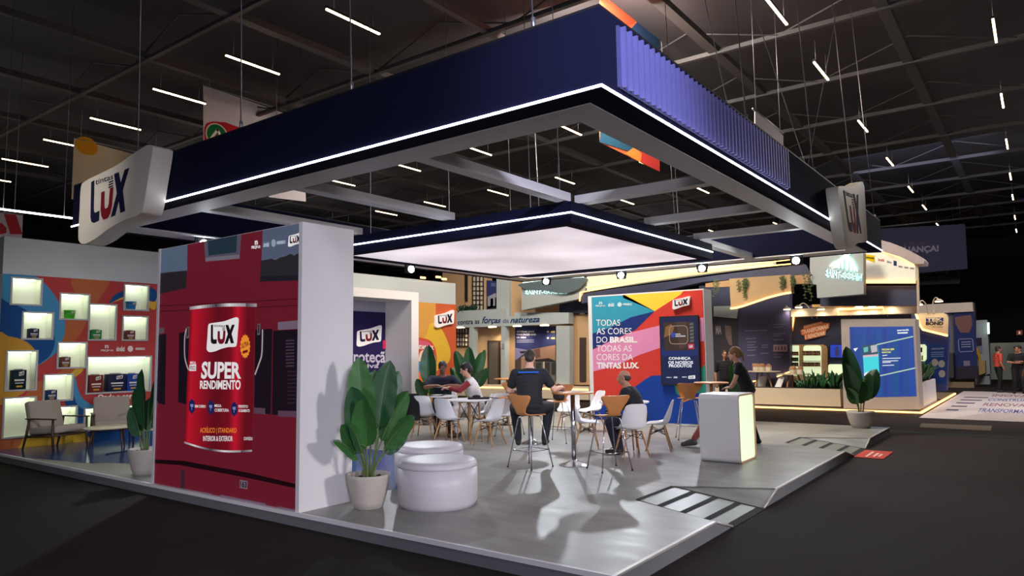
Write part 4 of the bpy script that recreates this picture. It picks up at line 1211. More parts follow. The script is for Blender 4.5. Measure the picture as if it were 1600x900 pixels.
# ---- potted plants
POT = mat('pale_stone_pot', (186, 178, 170), 0.75, var=0.1, scale=14, bump=0.15)
SOIL = mat('dark_soil', (48, 36, 30), 0.95, var=0.4, scale=50, bump=0.8)
def leaf_mat(name, rgb):
    return mat(name, rgb, 0.38, var=0.22, scale=14)
LEAF, LEAFD, STEM = leaf_mat('leaf_green', (58, 108, 54)), leaf_mat('leaf_dark', (36, 80, 46)), mat('stem_green', (96, 116, 60), 0.5)
def leaf(t, base, ang, lean, stem, length, width, curl, rnd, m, view=3.77):
    """one stalk with a paddle blade; ang heading, lean from vertical"""
    hx, hy = math.cos(ang), math.sin(ang)
    b = MB(); P = []
    N = 8
    for i in range(N + 1):
        s = stem * i / N; a = lean * (0.35 + 0.65 * i / N)
        P.append((P[-1] + Vector((hx * math.sin(a), hy * math.sin(a), math.cos(a))) * stem / N) if P else Vector(base))
    b.tube(P, [.014 - .006 * i / N for i in range(N + 1)], STEM, 6)
    # blade
    S = 14; mid = [P[-1]]; a = lean
    ds = []
    for i in range(S):
        a2 = lean + curl * (i / S) ** 1.5
        d = Vector((hx * math.sin(a2), hy * math.sin(a2), math.cos(a2)))
        ds.append(d); mid.append(mid[-1] + d * length / S)
    ds.append(ds[-1])
    side = Vector((-hy, hx, 0))
    tw = rnd.uniform(-.3, .3) + rnd.choice((-1, 1)) * 1.3 * abs(math.sin(ang - view))
    vs = []; K = 4
    for i, p in enumerate(mid):
        u = i / S
        w = width * ((math.sin(PI * u ** 0.78)) ** 0.5 if 0 < u < 1 else 0.03) * .55
        n = side.cross(ds[i]).normalized()
        sd = (side * math.cos(tw) + n * math.sin(tw))
        nn = sd.cross(ds[i]).normalized()
        for k in range(-K, K + 1):
            v = k / K
            vs.append(p + sd * w * v + nn * (abs(v) * w * .32 + math.sin(u * 22 + k) * .004 * abs(v)))
    fs = []
    for i in range(S):
        for k in range(2 * K):
            q = i * (2 * K + 1) + k
            fs.append((q, q + 1, q + 2 * K + 2, q + 2 * K + 1))
    b.add(vs, fs, m, True)
    b.tube([p - (side.cross(ds[i]).normalized()) * .003 for i, p in enumerate(mid)], [.007 - .006 * i / S for i in range(S + 1)], STEM, 5)
    b.build('leaf', t)
def plant(x, y, label, leaves, h=.36, r=.235, seed=1, dark=False, z=PZ, scale=1.0, potm=None):
    rnd = random.Random(seed)
    t = thing('potted_plant', label, 'potted plant', (x, y, z))
    t.scale = (scale,) * 3
    b = MB(); b.lathe([(r * .60, 0), (r * .64, .004), (r * .76, h * .22), (r * .89, h * .55), (r * .985, h * .9), (r, h), (r * .93, h), (r * .90, h - .05)], potm or POT, n=48); p = b.build('pot', t)
    b = MB(); b.lathe([(r * .92, h - .075), (r * .6, h - .05), (r * .3, h - .035), (.01, h - .03)], SOIL, n=24)
    for k in range(26):
        a, q = rnd.uniform(0, 2 * PI), r * .8 * rnd.random() ** .5
        b.ell((q * math.cos(a), q * math.sin(a), h - .045), (.022, .02, .016), SOIL, 6)
    b.build('soil', p)
    for ang, lean, stem, length, width, curl in leaves:
        a = math.radians(ang)
        q = rnd.uniform(.02, .06)
        leaf(t, (q * math.cos(a), q * math.sin(a), h - .05), a, lean, stem, length, width, curl, rnd, LEAFD if dark or rnd.random() < .4 else LEAF, math.atan2(-y, -x))
    return t
# headings: -54 deg is to the right of the picture, 126 to the left, 36 away from the camera, 216 towards it
plant(5.38, 5.98, 'potted plant with big paddle leaves in the pale pot beside the ottomans', [
    (170, .06, .50, .82, .28, .03), (190, .22, .38, .66, .28, .2), (-54, .14, .55, .74, .28, .1), (-30, .26, .50, .70, .24, .12), (-60, .40, .42, .62, .24, .3),
    (172, .45, .30, .40, .22, .5), (178, .7, .26, .40, .2, .8), (-70, .62, .36, .50, .22, .5), (36, .2, .5, .7, .26, .2), (216, .22, .36, .56, .26, .35), (-40, .75, .30, .30, .14, .6), (190, .4, .3, .4, .2, .6)], seed=3)
plant(5.12, 10.35, 'potted plant half hidden behind the left edge of the red paint can wall', [
    (216, .08, .34, .85, .26, .12), (120, .16, .3, .62, .24, .2), (-40, .1, .45, .75, .24, .1), (170, .2, .22, .45, .22, .3), (60, .3, .3, .5, .2, .3)], seed=5, dark=True)
plant(16.3, 3.12, 'potted plant standing alone on the far right corner of the platform', [
    (126, .14, .36, 1.05, .32, .05), (150, .28, .28, .8, .28, .1), (-54, .32, .3, .68, .34, .25), (216, .18, .2, .5, .26, .3), (-80, .16, .25, .6, .26, .2), (140, .35, .2, .4, .22, .5)], seed=9, h=.34, r=.27)
plant(12.3, 11.6, 'tall plant with one broad upright leaf beside the white portal post', [
    (216, .03, .62, .92, .36, .02), (126, .3, .3, .5, .26, .3), (-54, .2, .3, .5, .26, .2), (36, .2, .4, .7, .3, .2)], seed=11, dark=True)
plant(14.2, 11.95, 'tall bushy plant against the orange end of the niche wall, above the seated pair', [
    (-54, .2, .6, .8, .28, .2), (126, .22, .6, .85, .3, .2), (216, .12, .62, .9, .3, .1), (36, .2, .6, .8, .3, .2), (-80, .5, .5, .6, .26, .4), (100, .5, .5, .62, .26, .4), (170, .45, .42, .6, .28, .5), (-20, .3, .7, .8, .26, .2), (240, .4, .4, .6, .26, .5)], seed=13, dark=True)
plant(16.15, 5.62, 'tall plant behind the woman at the counter, beside the slogan panel', [
    (126, .08, .5, .9, .28, .05), (-54, .14, .4, .8, .26, .1), (216, .1, .5, .7, .26, .1), (60, .2, .5, .8, .26, .2), (170, .3, .3, .6, .24, .3)], seed=17, scale=.8)

# ---- lounge armchairs and coffee tables
def armchair(x, y, ang, label, wm=WOODD):
    t = thing('armchair', label, 'armchair', (x, y, PZ), math.radians(ang - 90), 'grey lounge armchairs')
    w = .34
    for s in (-1, 1):
        b = MB(); b.tube([(s * w, .34, 0), (s * w, .30, .30), (s * w, .30, .56)], [.016, .025, .018], wm, 8); b.build('front_leg', t)
        b = MB(); b.tube([(s * w, -.42, 0), (s * w, -.33, .30), (s * w, -.28, .56)], [.015, .024, .018], wm, 8); b.build('back_leg', t)
        b = MB(); b.rbox(s * w - .03, -.36, .555, s * w + .03, .36, .58, .01, wm, 2); b.build('armrest', t)
        b = MB(); b.tube([(s * w, .30, .27), (s * w, -.34, .24)], .018, wm, 8); b.build('side_rail', t)
    b = MB(); b.tube([(-w, .29, .27), (w, .29, .27)], .018, wm, 8); b.tube([(-w, -.33, .25), (w, -.33, .25)], .018, wm, 8)
    b.build('seat_frame', t)
    R = Matrix.Rotation(math.radians(-5), 4, 'X')
    b = MB(); b.rbox(-.32, -.30, .29, .32, .36, .42, .04, FAB, 4, Matrix.Rotation(math.radians(4), 4, 'X')); b.build('seat_cushion', t)
    b = MB(); b.rbox(-.32, -.07, 0, .32, .06, .52, .04, FAB, 4, Matrix.Translation((0, -.27, .37)) @ Matrix.Rotation(math.radians(16), 4, 'X')); b.build('back_cushion', t)
    for k in range(5):
        b = MB(); xx = -.24 + .12 * k
        b.tube([(xx, -.33, .30), (xx, -.45, .82)], .009, wm, 6); b.build('back_slat', t)
armchair(5.62, 14.66, -72, 'dark wooden armchair with grey cushions, on the left, beside the platform edge')
armchair(6.62, 14.74, -110, 'dark wooden armchair with grey cushions, on the right, behind the coffee table')
def coffee_table(x, y, rx, ry, h, label, ang=0):
    t = thing('coffee_table', label, 'coffee table', (x, y, PZ), ang, 'pale oval coffee tables')
    b = MB(); b.lathe([(.96, h - .03), (1, h - .02), (1, h - .005), (.985, h)], mat('cream_tabletop', (206, 192, 164), 0.35, var=0.08, scale=4), n=48, sx=rx, sy=ry); b.build('tabletop', t)
    for k in range(3):
        a = .5 + k * 2 * PI / 3
        b = MB(); b.tube([(rx * .66 * math.cos(a), ry * .66 * math.sin(a), h - .03), (rx * .8 * math.cos(a), ry * .8 * math.sin(a), 0)], [.02, .012], WOODD, 8); b.build('leg', t)
coffee_table(6.12, 13.62, .5, .36, .42, 'pale oval coffee table between the grey armchairs', .2)
coffee_table(6.62, 13.0, .36, .28, .38, 'smaller pale coffee table nearer the potted plant, partly under the other')
m = MB(); pts = spl([(5.72, 12.95), (5.86, 13.03), (6.0, 13.06), (6.25, 13.1), (6.5, 13.0)], 5, False)
m.tube([(x, y, PZ + .012) for x, y in pts], .008, DARK, 6)
tag(m.build('power_cable', org=(5.72, 12.95, PZ)), 'black cable lying on the blue vinyl under the coffee tables', 'cable')

# ---- small things on tables and chairs
BAG = mat('black_bag_cloth', (22, 22, 24), 0.8, var=0.2, scale=60, bump=0.3)
def soft(name, label, cat, parts, loc, rz=0, m=BAG):
    t = thing(name, label, cat, loc, rz)
    for pn, fn in parts:
        b = MB(); fn(b); b.build(pn, t)
    return t
soft('shoulder_bag', 'small dark bag lying flat on the white round table behind the ottomans', 'bag',
     [('body', lambda b: (b.rbox(-.2, -.07, 0, .2, .07, .035, .015, BAG), b.ell((-.04, 0, .05), (.08, .05, .03), BAG))), ('strap', lambda b: b.tube(spl([(.2, 0, .03), (.3, -.03, .02), (.36, .05, .012), (.28, .1, .012)], 5, False), .008, BAG, 6))],
     (10.25, 8.42, PZ + .8), math.radians(-54))
soft('shoulder_bag', 'dark bag resting on the stool right of the man on the bar stool', 'bag',
     [('body', lambda b: b.rbox(-.13, -.08, 0, .13, .08, .2, .05, BAG)), ('handle', lambda b: b.tube(spl([(-.08, 0, .19), (-.05, 0, .28), (.05, 0, .28), (.08, 0, .19)], 5, False), .01, BAG, 6))],
     (11.2, 7.27, PZ + .762), 1.0)
soft('jacket', 'dark jacket hanging over a white chair back near the striped shirt man', 'jacket',
     [('body', lambda b: b.rbox(-.2, -.03, 0, .02, .03, .52, .02, BAG)), ('sleeve', lambda b: b.tube([(-.2, 0, .5), (-.235, .01, .3), (-.225, .0, .08)], [.04, .035, .03], BAG, 8))],
     (10.2, 9.9, PZ + .35), math.radians(25 - 90))
PAP = ink((232, 230, 226))
T6.scale = (.72, .72, 1)
for i, (dx, dy, rz, lab) in enumerate(((-.12, .05, .3, 'white paper lying on the dark folder in front of the striped shirt man'), (.08, -.1, -.2, 'white sheet beside the hands of the person in the white vest'))):
    tag(MB().box(-.1, -.07, 0, .1, .07, .004, PAP).build('paper_sheet', org=None), lab, 'paper').location = (10.78 + dx, 9.8 + dy, PZ + .80 + (.018 if i == 0 else .002))
b = MB(); b.rbox(-.2, -.14, 0, .2, .14, .016, .005, BAG, 2)
o = tag(b.build('folder'), 'dark folder lying open on the table of the seated pair', 'folder'); o.location = (10.76, 9.92, PZ + .801); o.rotation_euler[2] = .6
rm = thing('floor_mat', 'small red floor mat with pale print at the foot of the far ramp', 'floor mat', (13.3, 2.4, .002))
MB().box(12.85, 2.16, .002, 13.8, 2.6, .012, ink((186, 76, 66))).build('mat_sheet', rm, rm.location)
b = MB()
for x0, x1, y in ((12.98, 13.62, 2.42), (13.05, 13.5, 2.32), (13.1, 13.4, 2.25)):
    b.box(x0, y, .012, x1, y + .035, .013, ink((226, 196, 190)))
b.build('print', rm, rm.location)
# ================================================================== people
SKIN = {'tan': mat('skin_tan', (176, 124, 96), 0.5, var=0.08, scale=20), 'fair': mat('skin_fair', (206, 156, 130), 0.5, var=0.08, scale=20), 'brown': mat('skin_brown', (132, 88, 66), 0.5, var=0.08, scale=20)}
def lerp(a, b, t):
    return Vector(a).lerp(Vector(b), t)

def person(label, loc, heading, J, skin='tan', shirt=(24, 24, 28), trousers=(26, 28, 38), hair=(36, 28, 24), shoes=(24, 24, 26), hairstyle='short', sleeve=0.62, female=False, extra=None, bulk=1.0, look=(0, 0), trouser_end=0.97, sleeve_col=None, scale=1.0):
    """J: joints in local axes x = right, y = forward, z = up"""
    t = thing('person', label, 'person', loc, math.radians(heading - 90))
    t.scale = (scale,) * 3
    S = SKIN[skin]
    V = {k: Vector(v) for k, v in J.items()}
    pel, chest, neck, head = V['pelvis'], V['chest'], V['neck'], V['head']
    bw = (0.92 if female else 1.0) * bulk
    def spine_blobs(m, mm, grow, lo=0.0, hi=1.0):
        shr = V['shoulder_r'] - V['shoulder_l']
        hipr = V['hip_r'] - V['hip_l']
        N = 11
        for i in range(N + 1):
            u = i / N
            if u < lo or u > hi:
                continue
            p = pel.lerp(chest, u / .62) if u < .62 else chest.lerp(neck, (u - .62) / .38)
            ax = (hipr.normalized() * (1 - u) + shr.normalized() * u).normalized()
            up = (neck - pel).normalized() if u < .62 else (neck - chest).normalized()
            fw = up.cross(ax).normalized()
            up = ax.cross(fw)
            prof = [(0, .165, .125), (.15, .168, .13), (.3, .155, .122), (.45, .155, .118), (.6, .172, .122), (.75, .178, .118), (.86, .165, .10), (.94, .11, .08), (1.0, .065, .065)]
            for a, b in zip(prof, prof[1:]):
                if a[0] <= u <= b[0] + 1e-6:
                    f = (u - a[0]) / (b[0] - a[0]); rx = a[1] + (b[1] - a[1]) * f; ry = a[2] + (b[2] - a[2]) * f
            R = Matrix((ax, fw, up)).transposed()
            m.ell(p, (rx * bw + grow, ry * bw + grow, .075), mm, 16, rot=R)
    def hand(m, wrist, elbow, tip, side):
        d = (Vector(tip) - Vector(wrist)).normalized()
        ref = Vector((0, 0, 1)) if abs(d.z) < .8 else Vector((0, 1, 0))
        w = d.cross(ref).normalized(); n = w.cross(d).normalized()
        R = Matrix((w, d, n)).transposed()
        m.ell(wrist + d * .05, (.042, .055, .018), S, 12, rot=R)
        for k, L in enumerate((.066, .075, .07, .055)):
            o = w * (-.03 + .02 * k)
            a = wrist + d * .088 + o; b = a + d * L * .5 - n * L * .12; c = b + d * L * .36 - n * L * .36
            m.cap(a - d * .02, b, .0095, .0088, S, 8); m.cap(b, c, .0088, .0075, S, 8)
        a = wrist + d * .03 + w * (-.036 * side); b = a + d * .035 - w * .028 * side - n * .012; c = b + d * .03 - n * .012
        m.cap(a, b, .012, .011, S, 8); m.cap(b, c, .011, .009, S, 8)
    m = MB()
    spine_blobs(m, S, 0)
    m.cap(chest.lerp(neck, .75), head + Vector((0, -.02, -.07)), .058 * bw, .055, S)
    # head with face
    yaw, pitch = look
    Rh = (Matrix.Rotation(yaw, 3, 'Z') @ Matrix.Rotation(pitch, 3, 'X'))
    def hp(x, y, z):
        return head + Rh @ Vector((x, y, z))
    hs = .95 if female else 1.0
    m.ell(hp(0, -.012, .03), (.076 * hs, .096 * hs, .09 * hs), S, 20, rot=Rh)
    m.ell(hp(0, .018, -.035), (.062 * hs, .075 * hs, .08 * hs), S, 18, rot=Rh)
    m.ell(hp(0, .062, -.092), (.03, .026, .024), S, 12, rot=Rh)
    m.cap(hp(0, .085, .01), hp(0, .108, -.032), .010, .016, S, 10)
    m.ell(hp(0, .084, .026), (.052, .014, .012), S, 12, rot=Rh)
    m.ell(hp(0, .088, -.062), (.025, .011, .008), S, 10, rot=Rh)
    for s in (-1, 1):
        m.ell(hp(s * .076 * hs, -.012, -.005), (.012, .022, .034), S, 10, rot=Rh)
    for sd, s in (('l', -1), ('r', 1)):
        sh, el, wr, tip = V['shoulder_' + sd], V['elbow_' + sd], V['wrist_' + sd], V['hand_' + sd]
        m.cap(chest.lerp(neck, .6), sh, .07 * bw, .058 * bw, S)
        m.cap(sh, el, .052 * bw, .04 * bw, S); m.cap(el, wr, .041 * bw, .028, S)
        hand(m, wr, el, tip, s)
        hi, kn, an, to = V['hip_' + sd], V['knee_' + sd], V['ankle_' + sd], V['toe_' + sd]
        m.cap(hi, kn, .085 * bw, .056 * bw, S); m.cap(kn, an, .056 * bw, .038, S)
        m.cap(an, to, .036, .026, S)
    b = m.build('body', t); remesh(b, 0.0085, 3)
    # clothing
    sc = mat('shirt_%d_%d_%d' % shirt, shirt, 0.85, var=0.15, scale=25, bump=0.15)
    m = MB()
    spine_blobs(m, sc, .016, 0.02, .93)
    for sd in 'lr':
        sh, el = V['shoulder_' + sd], V['elbow_' + sd]
        m.cap(chest.lerp(neck, .55), sh, .082 * bw, .075 * bw, sc)
        if sleeve_col is None:
            m.cap(sh, sh.lerp(el, min(sleeve, 1)), .072 * bw, .064 * bw, sc)
            if sleeve > 1:
                m.cap(el, el.lerp(V['wrist_' + sd], sleeve - 1), .058 * bw, .045, sc)
    sb = m.build('shirt', t); remesh(sb, 0.012, 4)
    if sleeve_col:
        sm = mat('sleeve_%d_%d_%d' % sleeve_col, sleeve_col, 0.85, var=0.35, scale=40, bump=0.15)
        for sd in 'lr':
            sh, el = V['shoulder_' + sd], V['elbow_' + sd]
            m = MB(); m.cap(sh, el, .068 * bw, .058 * bw, sm); m.cap(el, el.lerp(V['wrist_' + sd], .8), .056 * bw, .042, sm)
            remesh(m.build('sleeve', t), 0.012, 4)
    tc = mat('trousers_%d_%d_%d' % trousers, trousers, 0.85, var=0.15, scale=30, bump=0.15)
    m = MB()
    spine_blobs(m, tc, .012, 0, .2)
    for sd in 'lr':
        hi, kn, an = V['hip_' + sd], V['knee_' + sd], V['ankle_' + sd]
        m.cap(pel, hi, .11 * bw, .105 * bw, tc); m.cap(hi, kn, .102 * bw, .074 * bw, tc); m.cap(kn, kn.lerp(an, trouser_end), .074 * bw, .056, tc)
    remesh(m.build('trousers', t), 0.012, 4)
    sm = mat('shoe_%d_%d_%d' % shoes, shoes, 0.6, var=0.2, scale=20)
    sole = ink((60, 60, 62))
    for sd in 'lr':
        an, to = V['ankle_' + sd], V['toe_' + sd]
        d = (to - an); dz = Vector((d.x, d.y, 0)).normalized() if Vector((d.x, d.y, 0)).length > .02 else Vector((0, 1, 0))
        m = MB()
        m.cap(an + Vector((0, 0, -.01)), an - dz * .035 + Vector((0, 0, -.045)), .05, .042, sm)
        m.cap(an - dz * .03 + Vector((0, 0, -.045)), to, .043, .04, sm); m.cap(an, an.lerp(to, .6), .046, .042, sm)
        o = m.build('shoe', t); remesh(o, 0.009, 3)
    # hair
    hm = mat('hair_%d_%d_%d' % hair, hair, 0.6, var=0.3, scale=60, bump=0.4)
    m = MB()
    if hairstyle in ('short', 'full', 'tied', 'bob'):
        g = .008 if hairstyle == 'short' else .014
        m.ell(hp(0, -.022, .042), (.077 * hs + g, .092 * hs + g, .082 * hs + g), hm, 20, rot=Rh)
        m.ell(hp(0, -.055, -.012), (.068 * hs + g * .5, .056 + g, .075), hm, 18, rot=Rh)
    if hairstyle == 'balding':
        m.ell(hp(0, -.058, .0), (.079, .06, .058), hm, 18, rot=Rh)
        for s in (-1, 1):
            m.ell(hp(s * .066, -.028, .012), (.018, .045, .034), hm, 12, rot=Rh)
    if hairstyle == 'tied':
        m.ell(hp(0, -.115, .0), (.03, .04, .035), hm, 12, rot=Rh); m.cap(hp(0, -.13, -.01), hp(0, -.145, -.13), .028, .012, hm)
    if hairstyle == 'bob':
        m.ell(hp(0, -.07, -.02), (.088, .07, .10), hm, 18, rot=Rh); m.ell(hp(0, -.02, .07), (.085, .1, .06), hm, 18, rot=Rh)
    ho = m.build('hair', t); remesh(ho, 0.008, 2)
    # eyes and brows
    for s in (-1, 1):
        e = MB(); e.ell(hp(s * .031, .083, .008), (.012, .006, .006), ink((235, 232, 228)), 10, rot=Rh); e.ell(hp(s * .031, .0885, .008), (.0055, .002, .0055), ink((40, 28, 22)), 8, rot=Rh); e.build('eye', t)
    if hairstyle != 'bob':
        e = MB()
        for s in (-1, 1):
            e.tube([hp(s * .016, .094, .028), hp(s * .032, .093, .033), hp(s * .05, .082, .028)], .004, hm, 5)
        e.build('eyebrows', t)
    if extra:
        extra(t, V, hp)
    return t

def sit(seat, feet, hipw=.10, lean=.08, pelz=.11, torso=.50, shw=.19, kneew=.14, footw=.12, kneey=.44, footy=.40, neckf=.03, headf=.06):
    """seated joints, seat top at z = seat, soles at z = feet"""
    pz = seat + pelz
    J = dict(pelvis=(0, 0, pz), chest=(0, lean * .6, pz + torso * .62), neck=(0, lean + neckf, pz + torso * 1.02), head=(0, lean + headf + .02, pz + torso * 1.02 + .165))
    for sd, s in (('l', -1), ('r', 1)):
        J['hip_' + sd] = (s * hipw, .05, pz - .02); J['knee_' + sd] = (s * kneew, kneey, seat + .08)
        J['ankle_' + sd] = (s * footw, footy, feet + .09); J['toe_' + sd] = (s * (footw + .02), footy + .15, feet + .045)
        J['shoulder_' + sd] = (s * shw, lean, pz + torso * .90)
    return J
def arms(J, **k):
    J.update(k)
    return J

# man on the bar stool, seen from behind
J = sit(.745, .265, lean=.10, kneew=.26, kneey=.40, footw=.20, footy=.27, shw=.205, torso=.53)
arms(J, elbow_l=(-.31, .16, 1.09), wrist_l=(-.17, .36, 1.05), hand_l=(-.06, .44, 1.05), elbow_r=(.36, .14, 1.10), wrist_r=(.46, .36, 1.12), hand_r=(.48, .5, 1.10))
def back_print(t, V, hp):
    b = MB(); b.box(-.15, -.012, 0, .15, -.004, .022, ink((44, 92, 170)))
    o = b.build('shirt_print', t)
    o.location = (0, V['chest'].y - .125, V['chest'].z + .165); o.rotation_euler = (-.28, 0, 0)
    b = MB(); w = V['wrist_l']; d = (w - V['elbow_l']).normalized()
    b.tube([w - d * .045, w - d * .02], .034, CHROME, 14); b.build('wristwatch', t)
person('man in black T-shirt with his back to the camera, sitting on a bar stool', (8.57, 6.08, PZ), 30, J, 'fair', (22, 22, 25), (26, 27, 32), (46, 36, 30), (20, 20, 22), 'short', .62, extra=back_print, bulk=1.15, look=(.05, -.5))
# balding man in profile
J = sit(.435, 0, lean=.16, kneew=.12, kneey=.46, footw=.10, footy=.36, torso=.50)
arms(J, elbow_l=(-.25, .27, .75), wrist_l=(-.10, .44, .66), hand_l=(-.03, .52, .66), elbow_r=(.25, .27, .75), wrist_r=(.08, .44, .68), hand_r=(.0, .52, .68))
def phone(t, V, hp):
    b = MB(); b.rbox(-.06, .46, .62, .05, .56, .70, .02, BAG, 2); b.build('held_pouch', t)
person('balding man in a black T-shirt seen in profile, sitting on a white chair', (10.42, 5.24, PZ), 100, J, 'tan', (22, 23, 28), (24, 28, 44), (52, 42, 36), (26, 24, 24), 'balding', .66, extra=phone, bulk=1.14, look=(.15, .02))
# man in striped shirt facing the camera
J = sit(.435, 0, lean=.14, torso=.545, shw=.21)
arms(J, elbow_l=(-.33, .25, .90), wrist_l=(-.10, .42, .93), hand_l=(.0, .46, .93), elbow_r=(.33, .25, .90), wrist_r=(.10, .44, .93), hand_r=(.03, .52, .92))
def stripes(t, V, hp):
    c = V['chest']
    b = MB(); mm = ink((222, 224, 220))
    for z0, z1, q in ((.06, .105, mm), (-.0, .012, mm)):
        vs, fs, n = [], [], 16
        for i in range(n + 1):
            a = PI * (.5 + .42 * (1 - 2 * i / n))
            for z in (z0, z1):
                vs.append((.205 * math.cos(a), c.y + .02 + .142 * math.sin(a), c.z + z))
        b.add(vs, [(2 * i, 2 * i + 1, 2 * i + 3, 2 * i + 2) for i in range(n)], q, True)
    b.build('shirt_stripe', t)
    b = MB()
    for s in (-1, 1):
        b.tube([(s * .085, c.y + .03, c.z + .21), (s * .03, c.y + .115, c.z + .16)], .011, mm, 6)
    b.build('collar', t)
person('man in a navy shirt with white chest stripe, seated facing the camera', (11.24, 10.22, PZ), 224, J, 'brown', (24, 28, 48), (30, 32, 44), (44, 42, 42), (24, 24, 26), 'short', .75, extra=stripes, bulk=1.12, look=(.0, -.42), scale=1.07)
# person in white vest
J = sit(.435, 0, lean=.16, torso=.52, shw=.18)
arms(J, elbow_l=(-.25, .34, .86), wrist_l=(-.12, .56, .90), hand_l=(-.06, .64, .90), elbow_r=(.25, .34, .86), wrist_r=(.06, .56, .90), hand_r=(.0, .64, .90))
person('person in a white vest with red plaid sleeves, dark hair, seated with back turned', (11.08, 9.1, PZ), 128, J, 'fair', (226, 222, 222), (214, 208, 208), (26, 20, 22), (60, 56, 56), 'bob', .3, extra=None, female=True, look=(.1, -.3), sleeve_col=(136, 42, 48), scale=1.07)
# woman standing behind the counter
J = dict(pelvis=(0, 0, .92), chest=(0, .10, 1.20), neck=(0, .17, 1.42), head=(0, .22, 1.575), hip_l=(-.09, 0, .90), hip_r=(.09, 0, .90), knee_l=(-.10, .05, .48), knee_r=(.10, .02, .48), ankle_l=(-.10, .0, .09), ankle_r=(.10, -.10, .09),
         toe_l=(-.12, .15, .045), toe_r=(.12, .05, .045), shoulder_l=(-.17, .13, 1.37), shoulder_r=(.17, .13, 1.37), elbow_l=(-.20, .22, 1.10), elbow_r=(.21, .20, 1.10), wrist_l=(-.14, .30, .99), hand_l=(-.10, .46, .98), wrist_r=(.18, .30, .98), hand_r=(.14, .46, .97))
person('woman in a black T-shirt with tied fair hair, standing behind the white counter', (12.55, 4.18, PZ), 106, J, 'fair', (22, 24, 28), (30, 32, 40), (142, 100, 62), (24, 24, 26), 'tied', .45, female=True, look=(-.0, -.1))
# crouching person behind the counter
J = dict(pelvis=(0, -.1, .34), chest=(0, .10, .52), neck=(0, .2, .66), head=(0, .3, .72), hip_l=(-.1, -.06, .33), hip_r=(.1, -.06, .33), knee_l=(-.14, .36, .42), knee_r=(.14, .3, .14), ankle_l=(-.14, .58, .11), ankle_r=(.14, -.1, .1),
         toe_l=(-.15, .75, .045), toe_r=(.15, .03, .05), shoulder_l=(-.17, .18, .61), shoulder_r=(.17, .18, .61), elbow_l=(-.24, .26, .42), elbow_r=(.24, .3, .42), wrist_l=(-.1, .28, .4), hand_l=(-.04, .24, .36), wrist_r=(.1, .3, .34), hand_r=(.06, .26, .3))
person('person crouching behind the white counter, only a grey sneaker and reddish leg showing', (12.1, 4.42, PZ), 112, J, 'tan', (60, 50, 52), (164, 88, 84), (40, 30, 26), (72, 72, 76), 'short', .6, trouser_end=.86)
# people far away on the right
def stand(armsfold=False, step=0.05):
    J = dict(pelvis=(0, 0, .96), chest=(0, .02, 1.26), neck=(0, .03, 1.50), head=(0, .05, 1.655), hip_l=(-.1, 0, .93), hip_r=(.1, 0, .93), knee_l=(-.12, .03 + step, .5), knee_r=(.12, .03 - step, .5), ankle_l=(-.13, step, .09), ankle_r=(.13, -step * 2, .09),
             toe_l=(-.16, .16 + step, .045), toe_r=(.16, .14 - step * 2, .045), shoulder_l=(-.2, .01, 1.43), shoulder_r=(.2, .01, 1.43), elbow_l=(-.27, -.02, 1.14), elbow_r=(.27, -.02, 1.14), wrist_l=(-.26, .08, .9), hand_l=(-.25, .12, .8), wrist_r=(.26, .08, .9), hand_r=(.25, .12, .8))
    if armsfold:
        J.update(elbow_l=(-.3, .08, 1.18), elbow_r=(.3, .08, 1.18), wrist_l=(-.02, .25, 1.2), hand_l=(.1, .25, 1.22), wrist_r=(.04, .26, 1.15), hand_r=(-.08, .26, 1.15))
    return J
person('man in an orange-red polo shirt standing in the far aisle', (33.3, 1.40, 0), -65, stand(), 'tan', (206, 78, 66), (24, 24, 30), (48, 40, 36), (50, 50, 54), 'short', .7)
person('man in a black shirt with white badge, standing right of the orange-red shirt', (32.6, 0.78, 0), 190, stand(True), 'tan', (22, 22, 26), (24, 24, 30), (40, 32, 30), (24, 24, 26), 'short', .7, bulk=1.05)
person('person in dark clothes at the right edge of the photo, nearest of the far group', (29.5, .36, 0), 120, stand(), 'brown', (28, 28, 40), (24, 24, 32), (30, 24, 24), (24, 24, 26), 'short', 1.5)
person('person in a dark top half hidden behind the black shirted man in the far aisle', (34.6, .72, 0), 160, stand(), 'fair', (40, 38, 44), (28, 28, 36), (44, 34, 30), (24, 24, 26), 'full', .9)
person('person in a dark printed shirt standing behind the slogan panel edge', (19.2, 7.0, 0), 200, stand(), 'tan', (26, 26, 34), (28, 28, 36), (60, 44, 36), (24, 24, 26), 'short', .7)
# ================================================================== neighbouring building-supplies stand behind (front face on X = 22)
BX = 22.0
SP = MB(); SP.box(BX - .2, 2.72, 0, 31, 26, .09, mat('stand_wood_floor', (128, 108, 84), 0.5, var=0.2, scale=3))
structure(SP.build('neighbour_platform'), 'low wooden floor of the neighbouring stand')
def bt_(name, label, cat, org, parts, group=None):
    t = thing(name, label, cat, org, 0, group)
    for pn, fn in parts:
        b = MB(); fn(b); b.build(pn, t, t.location)
    return t
NAVYL = ink((52, 58, 104)); BROWND = mat('dark_door_wood', (62, 50, 46), 0.5, var=0.2, scale=5)
WARMS = glow('warm_strip_soft', (255, 196, 112), 3.0)
DOWN = glow('downlight', (255, 226, 180), 6.0)
COOL = glow('cool_halo', (206, 246, 238), 2.2)
f0, f1, f2_, f3 = FX(BX), FX(BX + .6), FX(BX + 1.2), FX(BX - .3)
k7 = lambda x, y: (640 + x / 4.09, 420 + y / 4.09)
k2 = lambda x, y: (700 + x / 6.957, 425 + y / 6.957)
k3 = lambda x, y: (700 + x / 6.922, 500 + y / 6.922)
k4 = lambda x, y: (1100 + x / 9, 420 + y / 9)
k5 = lambda x, y: (1100 + x / 6.209, 500 + y / 6.209)
k6 = lambda x, y: (1270 + x / 4.5, 270 + y / 4.5)
